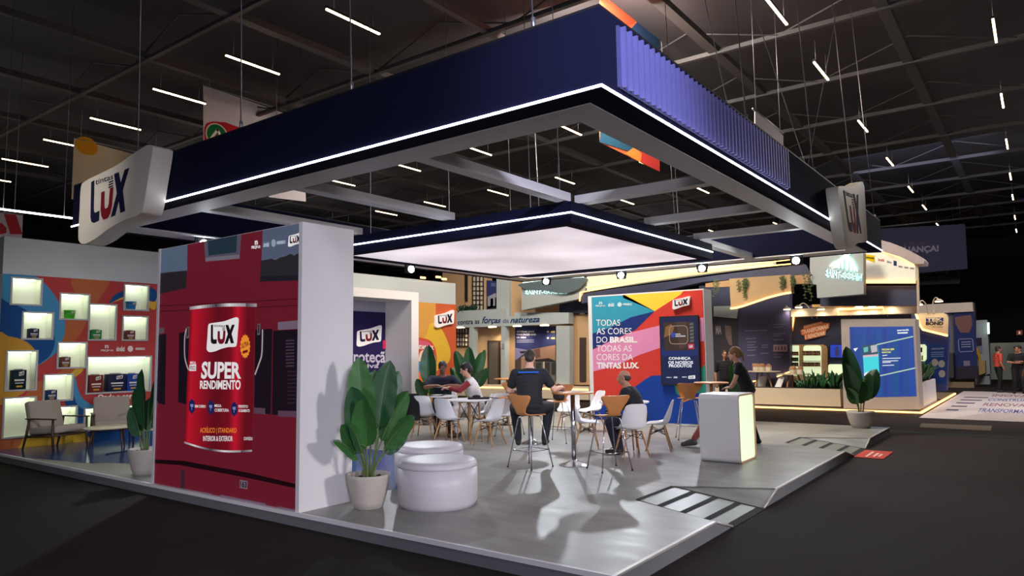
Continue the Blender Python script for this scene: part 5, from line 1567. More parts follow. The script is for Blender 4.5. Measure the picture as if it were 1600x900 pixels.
k8 = lambda x, y: (1220 + x / 5.295, 470 + y / 5.295)
k9 = lambda x, y: (1400 + x / 3.75, 440 + y / 3.75)
def P(fn, *pts):
    return [fn(*p) for p in pts]

# ---- left house front with slogan header
def shop_front(b):
    # header beam, posts, base counter
    b.pslab(f0, P(k2, (0, 430), (560, 400), (570, 470), (720, 478), (720, 440), (1310, 440), (1310, 560), (1175, 568), (0, 610)), -.35, 0, GREYP)
    for x0, x1 in ((228, 272), (572, 612), (1168, 1312)):
        b.pslab(f0, P(k3, (x0, 62), (x1, 62), (x1, 700), (x0, 700)), -.3, -.012, GREYP)
def recess(b):
    b.pslab(f1, P(k3, (60, 40), (1320, 30), (1320, 760), (60, 790)), -.2, 0, BEIGE)
    b.pslab(f1, P(k3, (1300, -60), (1560, -60), (1560, 700), (1300, 700)), -.2, .1, BEIGE)
hf = bt_('house_facade', 'pale house front with open bays and a dark blue handwritten slogan', 'booth front', f0.at(-16, .09), [
    ('front_frame', shop_front), ('bay_wall', recess),
    ('slogan', lambda b: (b.qtext(f0, 'contra as', *P(k2, (110, 528), (345, 518), (345, 562), (110, 574)), C_NAVY, .02, .01),
                          b.qtext(f0, 'forças', *P(k2, (372, 482), (578, 496), (578, 566), (372, 578)), ink((34, 62, 104)), .02, .02, .35),
                          b.qtext(f0, 'da', *P(k2, (598, 508), (664, 505), (664, 550), (598, 553)), ink((70, 96, 128)), .02, .0),
                          b.qtext(f0, 'natureza', *P(k2, (680, 500), (1000, 488), (1000, 544), (680, 556)), ink((34, 62, 104)), .02, .02, .35))),
    ('door', lambda b: b.pslab(f1, P(k3, (436, 222), (570, 222), (570, 726), (436, 730)), 0.01, .06, BROWND)),
    ('door_glass', lambda b: b.pslab(f1, P(k3, (458, 244), (552, 244), (552, 700), (458, 704)), 0.06, .075, mat('dark_door_glass', (92, 84, 78), .15, var=.3, scale=.8))),
    ('lattice_window', lambda b: (b.pslab(f1, P(k3, (96, 84), (232, 84), (232, 290), (96, 290)), 0.01, .04, ink((206, 198, 180))),
                                  [b.pslab(f1, P(k3, (x, 84), (x + 10, 84), (x + 10, 290), (x, 290)), .04, .08, BROWND) for x in (96, 132, 158, 186, 222)],
                                  [b.pslab(f1, P(k3, (96, y), (232, y), (232, y + 12), (96, y + 12)), .04, .08, BROWND) for y in (84, 138, 180, 228, 276)])),
    ('side_door', lambda b: b.pslab(f1, P(k3, (1446, 190), (1512, 190), (1512, 660), (1446, 664)), .11, .16, BROWND)),
    ('switch_plate', lambda b: b.pslab(f0, P(k3, (584, 256), (608, 256), (608, 310), (584, 310)), 0, .02, ink((150, 150, 156))))])
for i, (x, y) in enumerate(((132, 78), (474, 72), (742, 62), (1038, 54))):
    a, z = f0.pix(*k3(x, y))
    MB().block(f0, a - .16, z - .035, a + .16, z + .01, -.1, .02, DOWN).build('downlight', hf, hf.location)
    lamp('bay_lamp', 'SPOT', f0.at(a, z - .06, .12 if False else -.25), f0.at(a, 0, -.35), 60, (1, .8, .55), spot_size=2.0, spot_blend=.9, shadow_soft_size=.1)
# poster of a house
def poster(b):
    b.pslab(f1, P(k3, (734, 66), (1170, 66), (1170, 660), (734, 668)), .02, .05, NAVYL)
def poster_img(b):
    fr = f1
    def pl(pts, rgb, c): b.pp(fr, P(k3, *pts), ink(rgb), c)
    pl([(734, 440), (900, 320), (1170, 270), (1170, 660), (734, 668)], (150, 118, 100), .055)
    pl([(734, 300), (900, 330), (740, 450)], (120, 118, 160), .055)
    pl([(780, 340), (890, 330), (905, 352), (800, 362)], (54, 46, 50), .06)
    pl([(900, 330), (1000, 305), (1010, 400), (920, 430)], (104, 78, 68), .06)
    pl([(940, 428), (1100, 412), (1170, 440), (1170, 454), (960, 452)], (48, 44, 48), .06)
    pl([(734, 440), (800, 400), (800, 660), (734, 668)], (74, 62, 62), .06)
    pl([(930, 450), (1170, 450), (1170, 600), (930, 610)], (96, 92, 88), .057)
    for x in (960, 1050, 1130): pl([(x, 460), (x + 60, 460), (x + 60, 590), (x, 590)], (56, 56, 60), .062)
    pl([(1040, 450), (1055, 450), (1055, 640), (1040, 640)], (190, 184, 170), .064)
    pl([(734, 610), (1170, 600), (1170, 660), (734, 668)], (110, 108, 96), .064)
    W_ = ink((220, 220, 230))
    for t, x0, x1, y in (('SISTEMAS LEVES', 752, 944, 116), ('PARA FAZER MAIS', 752, 960, 147), ('NA OBRA', 752, 856, 179)):
        b.qtext(fr, t, *P(k3, (x0, y), (x1, y), (x1, y + 20), (x0, y + 20)), W_, .06, .03)
    for y in (216, 236): pl([(752, y), (940, y - 2), (940, y + 4), (752, y + 6)], (170, 172, 200), .06)
    for y in (118, 186):
        b.qtext(fr, '+50%', *P(k3, (1120, y), (1168, y), (1168, y + 22), (1120, y + 22)), ink((226, 210, 130)), .06, .03)
        pl([(1080, y), (1100, y), (1100, y + 18), (1080, y + 18)], (200, 200, 190), .06)
bt_('house_poster', 'navy poster of a modern house inside the right bay of the house front', 'poster', f1.at(f1.pix(838, 550)[0], 1, .03), [('sheet', poster), ('printed_image', poster_img)])
# base counter with warm strip
a0, a1 = f3.pix(712, 620)[0], f3.pix(920, 620)[0]
bt_('display_plinth', 'low cream plinth with a warm light strip below the house front', 'plinth', f3.at((a0 + a1) / 2, .09), [
    ('body', lambda b: b.block(f3, a0 - 3, .09, a1, .55, -.3, 0, CREAM)), ('light_strip', lambda b: b.block(f3, a0 - 3, .42, a1, .47, .0, .02, WARM))])
# ---- upper storey left
bt_('upper_facade', 'beige upper storey with lattice and pale column above the slogan header', 'booth front', f1.at(-17.5, 3.6), [
    ('wall', lambda b: b.pslab(f1, P(k2, (-60, -60), (430, -60), (430, 430), (-60, 440)), -.3, 0, BEIGE)),
    ('column', lambda b: b.pslab(f1, P(k2, (560, -60), (700, -60), (700, 480), (560, 470)), -.3, .2, GREYP)),
    ('side_wall', lambda b: b.pslab(f1, P(k2, (690, -60), (1440, -60), (1440, 470), (690, 480)), -.3, .05, BEIGE)),
    ('navy_band', lambda b: b.pslab(f1, P(k2, (1258, 345), (1600, 290), (1600, 450), (1258, 446)), .06, .3, SGNAVY)),
    ('post', lambda b: b.pslab(f1, P(k2, (200, -60), (216, -60), (216, 320), (200, 320)), 0, .1, DARK)),
    ('lattice', lambda b: (b.pslab(f1, P(k2, (274, 0), (396, 0), (396, 418), (274, 420)), .01, .03, ink((206, 200, 184))),
        [b.pslab(f1, P(k2, (x, 0), (x + 9, 0), (x + 9, 418), (x, 418)), .03, .07, BROWND) for x in (272, 310, 349, 388)],
        [b.pslab(f1, P(k2, (272, y), (396, y), (396, y + 10), (272, y + 10)), .03, .07, BROWND) for y in (40, 100, 150, 200, 250, 300, 350, 408)]))])
def poster2(b):
    b.pslab(f1, P(k2, (428, 90), (562, 104), (560, 410), (426, 412)), .02, .05, NAVYL)
def poster2i(b):
    for pts, rgb in (([(440, 270), (520, 230), (556, 250), (556, 380), (440, 400)], (150, 150, 160)), ([(470, 290), (500, 285), (500, 390), (470, 392)], (60, 62, 80)), ([(520, 280), (545, 282), (545, 380), (520, 384)], (66, 68, 84)), ([(428, 370), (560, 372), (560, 410), (426, 412)], (50, 56, 70)), ([(475, 120), (525, 122), (525, 160), (475, 156)], (90, 96, 140))):
        b.pp(f1, P(k2, *pts), ink(rgb), .055)
bt_('house_poster', 'narrow navy house poster on the upper storey, right of the wooden lattice', 'poster', f1.at(f1.pix(771, 462)[0], 3.7, .03), [('sheet', poster2), ('printed_image', poster2i)])
def fern(b, n, L, seed, fr, a0, a1, z, c, mm):
    rnd = random.Random(seed)
    for k in range(n):
        a = a0 + (a1 - a0) * rnd.random(); th = rnd.uniform(-1.1, 1.1); ln = L * rnd.uniform(.6, 1.1); cc = c + rnd.uniform(-.15, .15)
        pts = [fr.at(a + math.sin(th) * ln * s, z + math.cos(th) * ln * (s - .35 * s * s), cc + .25 * s * ln * rnd.uniform(-1, 1)) for s in (0, .25, .5, .75, 1)]
        b.tube(pts, [.02, .035, .04, .03, .006], mm, 4, True, None, .25)
a0, a1 = f0.pix(714, 488)[0], f0.pix(736, 488)[0]
FERN = leaf_mat('fern_dark', (30, 66, 50))
bt_('fern', 'dark feathery fern on the ledge above the slogan header', 'fern', f0.at((a0 + a1) / 2, f0.pix(725, 487)[1], -.2), [('foliage', lambda b: fern(b, 46, .55, 4, f0, a0, a1, f0.pix(725, 488)[1], -.15, FERN))])
# ---- glowing arch sign boxes
def sg_sign(label, fr, body, arch, tq, c, dim=1.0):
    cx = fr.pixs(body); ax = sum(p[0] for p in cx) / len(cx); bz = sum(p[1] for p in cx) / len(cx)
    t = thing('sign_box', label, 'sign', fr.at(ax, bz, c))
    b = MB(); b.pslab(fr, body, c - .35, c, mat('sign_grey', (168, 174, 174), .55, var=.04)); b.build('sign_body', t, t.location)
    if arch:
        b = MB()
        for pts in arch:
            b.line(fr, fr.pixs(pts), .035, COOL, c + .05)
        b.build('arch_logo', t, t.location)
    b = MB(); b.qtext(fr, 'SAINT-GOBAIN', *tq, COOL, c + .03, .05); b.build('halo_letters', t, t.location)
    b = MB(); q = [(x + .4, y + .3) for x, y in tq]; b.qtext(fr, 'SAINT-GOBAIN', *tq, ink((70, 92, 104)), c + .06, .005); b.build('letters', t, t.location)
    return t
fs = FX(BX - .9)
arch = [P(k6, *p) for p in ([(125, 655), (150, 632), (180, 622), (205, 600), (230, 580), (262, 572)], [(140, 668), (140, 645), (150, 645), (150, 668)], [(162, 664), (162, 635), (174, 632), (174, 664)], [(188, 668), (190, 625), (205, 618), (212, 668)], [(212, 668), (218, 600), (236, 590), (242, 680)], [(246, 680), (250, 585), (262, 600), (272, 684)], [(276, 684), (272, 610), (284, 630), (296, 686)], [(296, 686), (290, 640), (306, 670), (316, 690)])]
sg_sign('pale sign box with glowing arch emblem under the right canopy corner', fs, P(k6, (-20, 596), (355, 560), (358, 852), (30, 880), (26, 784), (-22, 782)), arch, P(k6, (92, 676), (348, 712), (346, 762), (92, 735)), 0)
fs2 = FX(BX - .4)
t = sg_sign('pale sign box with a dark wave plate, left of the slogan panel', fs2, P(k2, (800, 130), (1500, 60), (1500, 175), (1440, 290), (800, 415)), None, P(k2, (840, 200), (1290, 190), (1290, 235), (840, 245)), 0)
b = MB(); b.pslab(fs2, P(k2, *spl([(830, 125), (1490, 62), (1485, 150), (1430, 195), (1330, 228), (1220, 232), (1120, 212), (1000, 200), (900, 200), (845, 180)], 3)), .08, .16, mat('dark_grey_wave', (88, 102, 108), .5)); b.build('wave_plate', t, t.location)
b = MB(); b.tube([fs2.at(*fs2.pix(*p), .1) for p in P(k2, (832, 122), (1490, 58))], .03, COOL, 6); b.build('light_strip', t, t.location)

# ---- big lit canopy band of the neighbour stand
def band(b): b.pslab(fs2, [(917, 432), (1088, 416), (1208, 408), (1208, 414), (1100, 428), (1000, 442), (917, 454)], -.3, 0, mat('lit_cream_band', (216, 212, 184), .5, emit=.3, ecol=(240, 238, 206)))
bt_('lit_band', 'slanting cream band edged by two warm light lines above the slogan panel', 'light band', fs2.at(-8.5, 4.6), [
    ('panel', band),
    ('light_line', lambda b: b.tube([fs2.at(*fs2.pix(*p), .05) for p in ((908, 457), (1000, 441), (1100, 425), (1254, 411))], .02, WARM, 6)),
    ('light_line', lambda b: b.tube([fs2.at(*fs2.pix(*p), .05) for p in ((917, 449), (1020, 434), (1130, 418), (1254, 404))], .014, WARM, 6)),
    ('light_line', lambda b: b.tube([fs2.at(*fs2.pix(*p), .05) for p in ((908, 457), (907, 471))], .028, WARM, 6)),
    ('navy_fascia', lambda b: b.pslab(fs2, [(908, 458), (1254, 412), (1262, 428), (1100, 440), (1000, 462), (908, 474)], -.4, -.02, SGNAVY))])
# ---- dark print walls, centre
fp = FX(BX + 2.0)
bt_('print_wall', 'tall dark violet print wall with small pale lettering behind the standing woman', 'display wall', fp.at(-6.9, .09), [
    ('wall', lambda b: b.pslab(fp, [(1154, 452), (1234, 446), (1234, 640), (1154, 640)], -.3, 0, mat('dusk_violet_print', (66, 62, 96), .5, var=.25, scale=.8))),
    ('printed_lettering', lambda b: ([b.pp(fp, P(k5, (x, y), (x + w, y - 3), (x + w, y + 5), (x, y + 8)), ink((130, 130, 160)), .01) for x, y, w in ((404, 178, 100), (404, 104, 100), (420, 210, 90), (420, 240, 70), (420, 262, 96), (420, 290, 80), (420, 340, 80), (560, 240, 70), (560, 262, 60), (676, 40, 110), (676, 66, 90), (676, 130, 110), (676, 150, 70), (676, 190, 90), (550, 320, 80), (680, 330, 90), (680, 356, 70))],
        b.qtext(fp, 'produtos que renovam', *P(k5, (400, 98), (612, 92), (612, 112), (400, 116)), ink((150, 148, 176)), .01, .02))),
    ('icon_card', lambda b: (b.pslab(fp, P(k5, (676, 240), (808, 238), (808, 306), (676, 306)), .01, .03, ink((190, 160, 170))), [b.pp(fp, P(k5, (x, 256), (x + 16, 256), (x + 16, 292), (x, 292)), ink((110, 96, 120)), .035) for x in (690, 718, 750, 780)]))])
bt_('poster_wall', 'black poster wall with large pale letters beside the slogan panel', 'display wall', fp.at(-8, .09), [
    ('wall', lambda b: b.pslab(fp, [(1108, 452), (1156, 450), (1156, 640), (1108, 640)], -.3, -.05, mat('black_print', (44, 40, 52), .5, var=.3, scale=1.2))),
    ('header', lambda b: b.pslab(fp, P(k4, (150, 530), (510, 520), (500, 560), (470, 700), (150, 670)), -.04, .1, GREYP)),
    ('navy_block', lambda b: b.pslab(fp, P(k4, (-60, 240), (370, 232), (378, 525), (-60, 540)), -.04, .05, SGNAVY)),
    ('lettering', lambda b: b.qtext(fp, 'MA', *P(k5, (112, 56), (166, 50), (166, 138), (112, 140)), ink((170, 160, 170)), -.03, .02)),
    ('printed_image', lambda b: b.pp(fp, P(k5, (200, 50), (260, 60), (270, 250), (240, 240), (205, 150)), ink((120, 100, 96)), -.03))])
# ---- tan drop panel with curved warm edge
edge = P(k4, (378, 558), (440, 554), (540, 530), (640, 496), (760, 456), (900, 408), (1020, 376), (1120, 352), (1228, 336))
bt_('drop_panel', 'tan hanging panel with a curved warm light line along its lower edge', 'ceiling panel', fs.at(-6.8, 3.6), [
    ('panel', lambda b: b.pslab(fs, P(k4, (355, 140), (1215, 80)) + list(reversed(edge)), -.3, 0, mat('tan_panel', (176, 146, 104), .6, var=.08))),
    ('light_line', lambda b: b.tube([fs.at(*fs.pix(*p), .03) for p in edge], .03, WARM, 6)),
    ('soffit', lambda b: b.pslab(fs, P(k4, (-40, 195), (355, 140), (1215, 80), (1420, 62), (1420, 190), (1215, 205), (1215, 100), (370, 160), (370, 240), (-40, 250)), -.5, -.35, mat('tan_soffit', (176, 138, 96), .6)))])
VINE = leaf_mat('vine_green', (74, 92, 54))
def vine(px, py, drop, label, seed):
    rnd = random.Random(seed)
    fr = FX(BX - 1.0); a, z = fr.pix(px, py)
    b = MB()
    for k in range(3):
        aa = a + rnd.uniform(-.1, .1); zz = z; ln = drop * rnd.uniform(.5, 1)
        pts = [fr.at(aa + .03 * math.sin(j * 2.1 + k), zz - ln * j / 8, .02 * math.cos(j + k)) for j in range(9)]
        b.tube(pts, .008, VINE, 5)
        for j in range(1, 9):
            for s in (-1, 1):
                p = pts[j]; b.ell(p + Vector((0, s * .022, -.01)), (.01, .024, .018), VINE, 6)
    tag(b.build('hanging_vine', org=fr.at(a, z)), label, 'vine')
vine(1119, 436, .55, 'thin green vine hanging above the right edge of the slogan panel', 1)
vine(1158, 436, .55, 'thin green vine hanging at the left half of the tan drop panel', 2)
vine(1165, 434, .4, 'short green vine just right of the longer vine on the tan panel', 3)
vine(1225, 430, .55, 'green vine hanging near the right end of the tan drop panel', 4)
vine(1236, 430, .3, 'short green vine at the right corner of the tan drop panel', 5)
vine(1262, 424, .9, 'long green vine hanging beside the arch sign box', 6)
# ---- planter front with warm floor line
py1 = f0.pix(1179, 620)[0]; py0 = f0.pix(1316, 620)[0]
bt_('planter_box', 'long low cream planter box behind the glowing counter', 'planter', f0.at((py1 + py0) / 2, .09), [('box', lambda b: b.block(f0, py1 - 4, .12, py0 - .05, f0.pix(1250, 607)[1], -.45, 0, CREAM)), ('soil', lambda b: b.block(f0, py1 - 4, .3, py0 - .07, f0.pix(1250, 606.5)[1], -.43, -.02, SOIL))])
def bush(label, px0, px1, py, H, seed, n, fr=None, mm=None, wide=.03):
    rnd = random.Random(seed); fr = fr or f0
    a0, a1 = fr.pix(px0, py)[0], fr.pix(px1, py)[0]; z = fr.pix((px0 + px1) / 2, py)[1]
    b = MB()
    for k in range(n):
        a = a0 + (a1 - a0) * rnd.random(); c = -.22 + rnd.uniform(-.12, .12); th = rnd.uniform(-.6, .6); h = H * rnd.uniform(.55, 1.05)
        pts = [fr.at(a + math.sin(th) * h * s * s, z + h * s * (1 - .25 * abs(th) * s), c + rnd.uniform(-.05, .05) * s) for s in (0, .3, .6, .85, 1)]
        b.tube(pts, [wide * .6, wide, wide, wide * .6, .004], mm or (LEAF if k % 3 else LEAFD), 4, True, None, .3)
    tag(b.build('shrub', org=fr.at((a0 + a1) / 2, z, -.22)), label, 'shrub')
bush('spiky green plant in the cream planter, left of its neighbour plants', 1256, 1278, 607, .6, 1, 16, None, LEAFD)
bush('leafy green plant in the middle of the cream planter', 1280, 1298, 607, .48, 2, 14, None, LEAFD, .06)
bush('leafy green plant in the cream planter next to the big blue screen', 1299, 1309, 607, .55, 3, 14, None, LEAFD, .06)
bush('dark plants low in the cream planter beside the tripod table', 1242, 1256, 607, .3, 4, 12, None, LEAFD)
structure(MB().block(f3, f3.pix(1150, 637)[0], .045, f3.pix(1440, 641)[0] + .02, .085, .1, .13, WARM).build('trim_3'), 'warm light line along the foot of the neighbouring stand')
structure(MB().box(BX + .2 - .45, 2.66, .03, 31, 2.70, .075, WARM).build('trim_4'), 'warm light line along the side of the neighbouring stand')
# ---- shelf wall with header
fw = FX(BX + 2.6)
SHL = mat('lit_shelf_back', (220, 232, 200), .5, emit=.75, ecol=(222, 240, 196))
def rounded(fn, x0, y0, x1, y1, r):
    return [fn(x, y) for x, y in [(x0, y1), (x0, y0 + r), (x0 + r * .3, y0 + r * .3), (x0 + r, y0), (x1 - r, y0), (x1 - r * .3, y0 + r * .3), (x1, y0 + r), (x1, y1)]]
bt_('shelf_wall', 'navy product wall with lit arched shelves and an orange slanted slogan', 'shelf wall', fw.at(fw.pix(1280, 550)[0], .09), [
    ('wall', lambda b: b.pslab(fw, [(1232, 478), (1424, 474), (1424, 620), (1232, 622)], -.3, 0, SGNAVY)),
    ('header', lambda b: b.pslab(fw, P(k8, (55, 78), (300, 66), (1145, 40), (1145, 108), (70, 138)), 0, .5, CREAM)),
    ('arch_panel', lambda b: b.pslab(fw, rounded(k8, 60, 362, 390, 660, 40), .02, .1, BEIGE)),
    ('arch_edge', lambda b: (b.pslab(fw, P(k8, (66, 138), (122, 138), (104, 250), (66, 270)), .02, .2, mat('amber_lit', (206, 150, 70), .5, emit=.35, ecol=(255, 180, 80))), b.tube([fw.at(*fw.pix(*p), .22) for p in P(k8, (120, 138), (112, 200), (98, 252), (68, 268))], .03, WARM, 6))),
    ('lit_shelf', lambda b: b.pslab(fw, rounded(k8, 196, 370, 342, 620, 20), .11, .13, SHL)),
    ('lit_shelf', lambda b: b.pslab(fw, P(k8, (78, 370), (158, 370), (160, 620), (78, 620)), .11, .13, SHL)),
    ('lit_shelf', lambda b: b.pslab(fw, rounded(k8, 400, 524, 520, 620, 14), .11, .13, SHL)),
    ('shelf_board', lambda b: [b.pslab(fw, P(k8, (x0, y), (x1, y), (x1, y + 5), (x0, y + 5)), .13, .35, CREAM) for x0, x1 in ((196, 342), (78, 160)) for y in (448, 496, 538)]),
    ('slogan', lambda b: (b.pslab(fw, P(k8, (190, 205), (348, 168), (350, 182), (408, 184), (402, 225), (375, 245), (372, 285), (205, 325), (198, 288), (172, 280), (166, 244), (192, 232)), .02, .06, ink((214, 120, 72))),
                          b.qtext(fw, 'ECONOMIZAR,', *P(k8, (196, 210), (346, 172), (346, 190), (196, 228)), ink((250, 226, 206)), .065, .03),
                          b.qtext(fw, 'TRANSFORMAR', *P(k8, (176, 244), (402, 190), (400, 226), (178, 280)), ink((250, 226, 206)), .065, .03),
                          b.qtext(fw, 'E RENOVAR!', *P(k8, (204, 284), (374, 248), (372, 282), (206, 320)), ink((250, 226, 206)), .065, .03)))])
SHC = [(110, 64, 50), (150, 60, 50), (60, 58, 62), (170, 120, 60), (70, 100, 60), (96, 110, 60)]
pk = 'product packs on the lit arched shelves'
rnd = random.Random(21)
for row, (y, h) in enumerate(((448, 34), (538, 30))):
    for k in range(9):
        x = 200 + k * 15.6
        a, z = fw.pix(*k8(x, y)); a2, z2 = fw.pix(*k8(x + 11, y - h))
        b = MB(); b.block(fw, a, z, a2, z2, .15, .3, ink(SHC[(k * 3 + row) % 4])); b.block(fw, a + .01, z + (z2 - z) * .3, a2 - .01, z + (z2 - z) * .6, .3, .302, ink((200, 190, 170)))
        tag(b.build('product_pack', org=fw.at((a + a2) / 2, z, .22)), 'small dark red or brown pack on the wide lit arched shelf', 'product pack', pk)
pg = 'product packs on the narrow lit shelf'
for row, y in enumerate((448, 496, 538)):
    for k in range(4):
        x = 84 + k * 19
        a, z = fw.pix(*k8(x, y)); a2, z2 = fw.pix(*k8(x + 15, y - 28))
        b = MB(); b.block(fw, a, z, a2, z2, .15, .3, ink(SHC[(0, 4, 2)[row]])); b.block(fw, a + .01, z + (z2 - z) * .3, a2 - .01, z + (z2 - z) * .5, .3, .302, ink((206, 200, 180)))
        tag(b.build('product_pack', org=fw.at((a + a2) / 2, z, .22)), 'small pack on the narrow lit shelf left of the arched shelf', 'product pack', pg)
bt_('television', 'small blue television on the shelf wall left of the big blue screen', 'television', fw.at(fw.pix(1310, 550)[0], 2, .1), [
    ('casing', lambda b: b.pslab(fw, P(k8, (410, 358), (520, 358), (520, 474), (410, 474)), .02, .1, DARK)),
    ('screen', lambda b: (b.pp(fw, P(k8, (416, 364), (520, 364), (520, 468), (416, 468)), screen((40, 70, 190), .8), .105), b.pp(fw, P(k8, (462, 380), (480, 374), (484, 400), (492, 430), (480, 462), (458, 460), (452, 420)), screen((70, 60, 110), .6), .108)))])
# lamps on arms above the headers
def arm_lamp(fr, px, py, hx, hy, label):
    a, z = fr.pix(px, py); a2, z2 = fr.pix(hx, hy)
    t = thing('arm_lamp', label, 'lamp', fr.at(a, z, .1), 0, 'arm lamps over the neighbouring stand')
    b = MB(); pts = spl([fr.at(a, z - .05, .1), fr.at(a + (a2 - a) * .05, z + (z2 - z) * .7 + .05, .35), fr.at(a + (a2 - a) * .5, z2 + .12, .55), fr.at(a2, z2 + .04, .7)], 5, False)
    b.tube(pts, .018, CREAM, 6); b.build('arm', t, t.location)
    lamp('arm_lamp_light', 'SPOT', fr.at(a2, z2 - .05, .7), fr.at(a2, z2 - 1.1, .1), 16, (1.0, .84, .64), spot_size=2.2, spot_blend=.8, shadow_soft_size=.1)
    b = MB(); p = fr.at(a2, z2, .7); b.lathe([(.05, .06), (.13, 0), (.12, -.01)], CREAM, tuple(p), 14); b.build('shade', t, t.location)
    b = MB(); b.lathe([(.11, -.012), (.11, -.03), (.02, -.03)], DOWN, tuple(p), 12); b.build('bulb', t, t.location)
for a_, b_, c_, d_, lab in ((1234, 493, 1239, 484, 'arm lamp at the left end of the shelf wall header'), (1270, 495, 1257, 481, 'arm lamp leaning left, second on the shelf wall header'), (1278, 495, 1291, 484, 'arm lamp leaning right, third on the shelf wall header'), (1330, 492, 1318, 478, 'arm lamp above the left edge of the big blue screen'), (1343, 484, 1349, 480, 'arm lamp above the middle of the big blue screen'), (1376, 484, 1369, 480, 'arm lamp above the right half of the big blue screen'), (1388, 492, 1398, 476, 'tall arm lamp at the right of the big blue screen')):
    arm_lamp(fw, a_, b_, c_, d_, lab)
bt_('light_outline', 'warm rectangular light outline above the big blue screen', 'light frame', fw.at(fw.pix(1350, 486)[0], 3.2, .6), [('light_line', lambda b: b.tube([fw.at(*fw.pix(*p), .6) for p in P(k8, (518, 124), (506, 78), (872, 62), (888, 108))], .03, WARM, 6)),
    ('beam', lambda b: b.pslab(fw, P(k8, (296, 38), (1150, 24), (1150, 40), (298, 58)), .3, .6, mat('amber_lit_beam', (206, 160, 90), .5, emit=.3, ecol=(255, 196, 110))))])
# ---- big blue screen
fb = FX(BX - .1)
bt_('screen_wall', 'big bright blue screen in a thick pale frame behind the far potted plant', 'screen', fb.at(fb.pix(1378, 600)[0], .09), [
    ('frame', lambda b: b.pslab(fb, P(k8, (497, 152), (1110, 148), (1150, 900), (520, 905)), -.8, 0, mat('pale_frame', (186, 176, 170), .6, var=.04))),
    ('screen', lambda b: (b.pp(fb, P(k8, (568, 216), (1092, 212), (1122, 790), (592, 800)), screen((38, 78, 168), .75), .01),
        [b.pp(fb, P(k8, (x, 222 + (k % 3) * 60), (x + 36, 222), (x + 46, 780), (x + 8, 790)), screen((30 + 4 * (k % 4), 70 + 7 * (k % 3), 150 + 8 * (k % 2)), .75), .012) for k, x in enumerate(range(576, 1060, 44))],
        b.pp(fb, P(k8, (676, 372), (806, 352), (816, 612), (690, 620)), screen((70, 215, 226), .85), .015),
        b.pp(fb, P(k8, (676, 372), (806, 352), (806, 440), (680, 452)), screen((60, 90, 106), .7), .017), b.pp(fb, P(k8, (684, 388), (724, 380), (722, 420), (690, 428)), screen((110, 190, 200), .8), .019),
        b.pp(fb, P(k8, (742, 372), (796, 362), (800, 420), (752, 430)), screen((190, 190, 200), .8), .019), b.pp(fb, P(k8, (680, 452), (806, 440), (806, 458), (682, 468)), screen((220, 190, 204), .8), .019), b.pp(fb, P(k8, (690, 600), (760, 572), (816, 590), (816, 612), (690, 622)), screen((236, 226, 230), .9), .019),
        b.pp(fb, P(k8, (600, 396), (640, 388), (618, 420)), screen((236, 236, 240), .9), .019),
        b.line(fb, fb.pixs(P(k8, (800, 362), (1092, 296))), .03, screen((190, 220, 190), .8), .02), b.line(fb, fb.pixs(P(k8, (760, 634), (1112, 556))), .03, screen((190, 220, 190), .8), .02),
        b.qtext(fb, 'quartzolit', *P(k8, (962, 236), (1060, 232), (1060, 252), (962, 254)), screen((236, 240, 246), .9), .02, .04), b.pp(fb, P(k8, (966, 262), (1052, 258), (1050, 270), (966, 272)), screen((236, 240, 246), .9), .02),
        b.qtext(fb, 'PISCINA SEM', *P(k8, (838, 396), (938, 392), (938, 408), (838, 412)), screen((222, 226, 90), .9), .02, .04), b.qtext(fb, 'MANCHAS', *P(k8, (838, 420), (912, 417), (912, 431), (838, 434)), screen((222, 226, 90), .9), .02, .04),
        [b.pp(fb, P(k8, (842, y), (842 + w, y - 4), (842 + w, y + 3), (842, y + 7)), screen((226, 232, 242), .8), .02) for y, w in ((450, 40), (474, 150), (496, 130), (508, 70), (532, 96))]))])
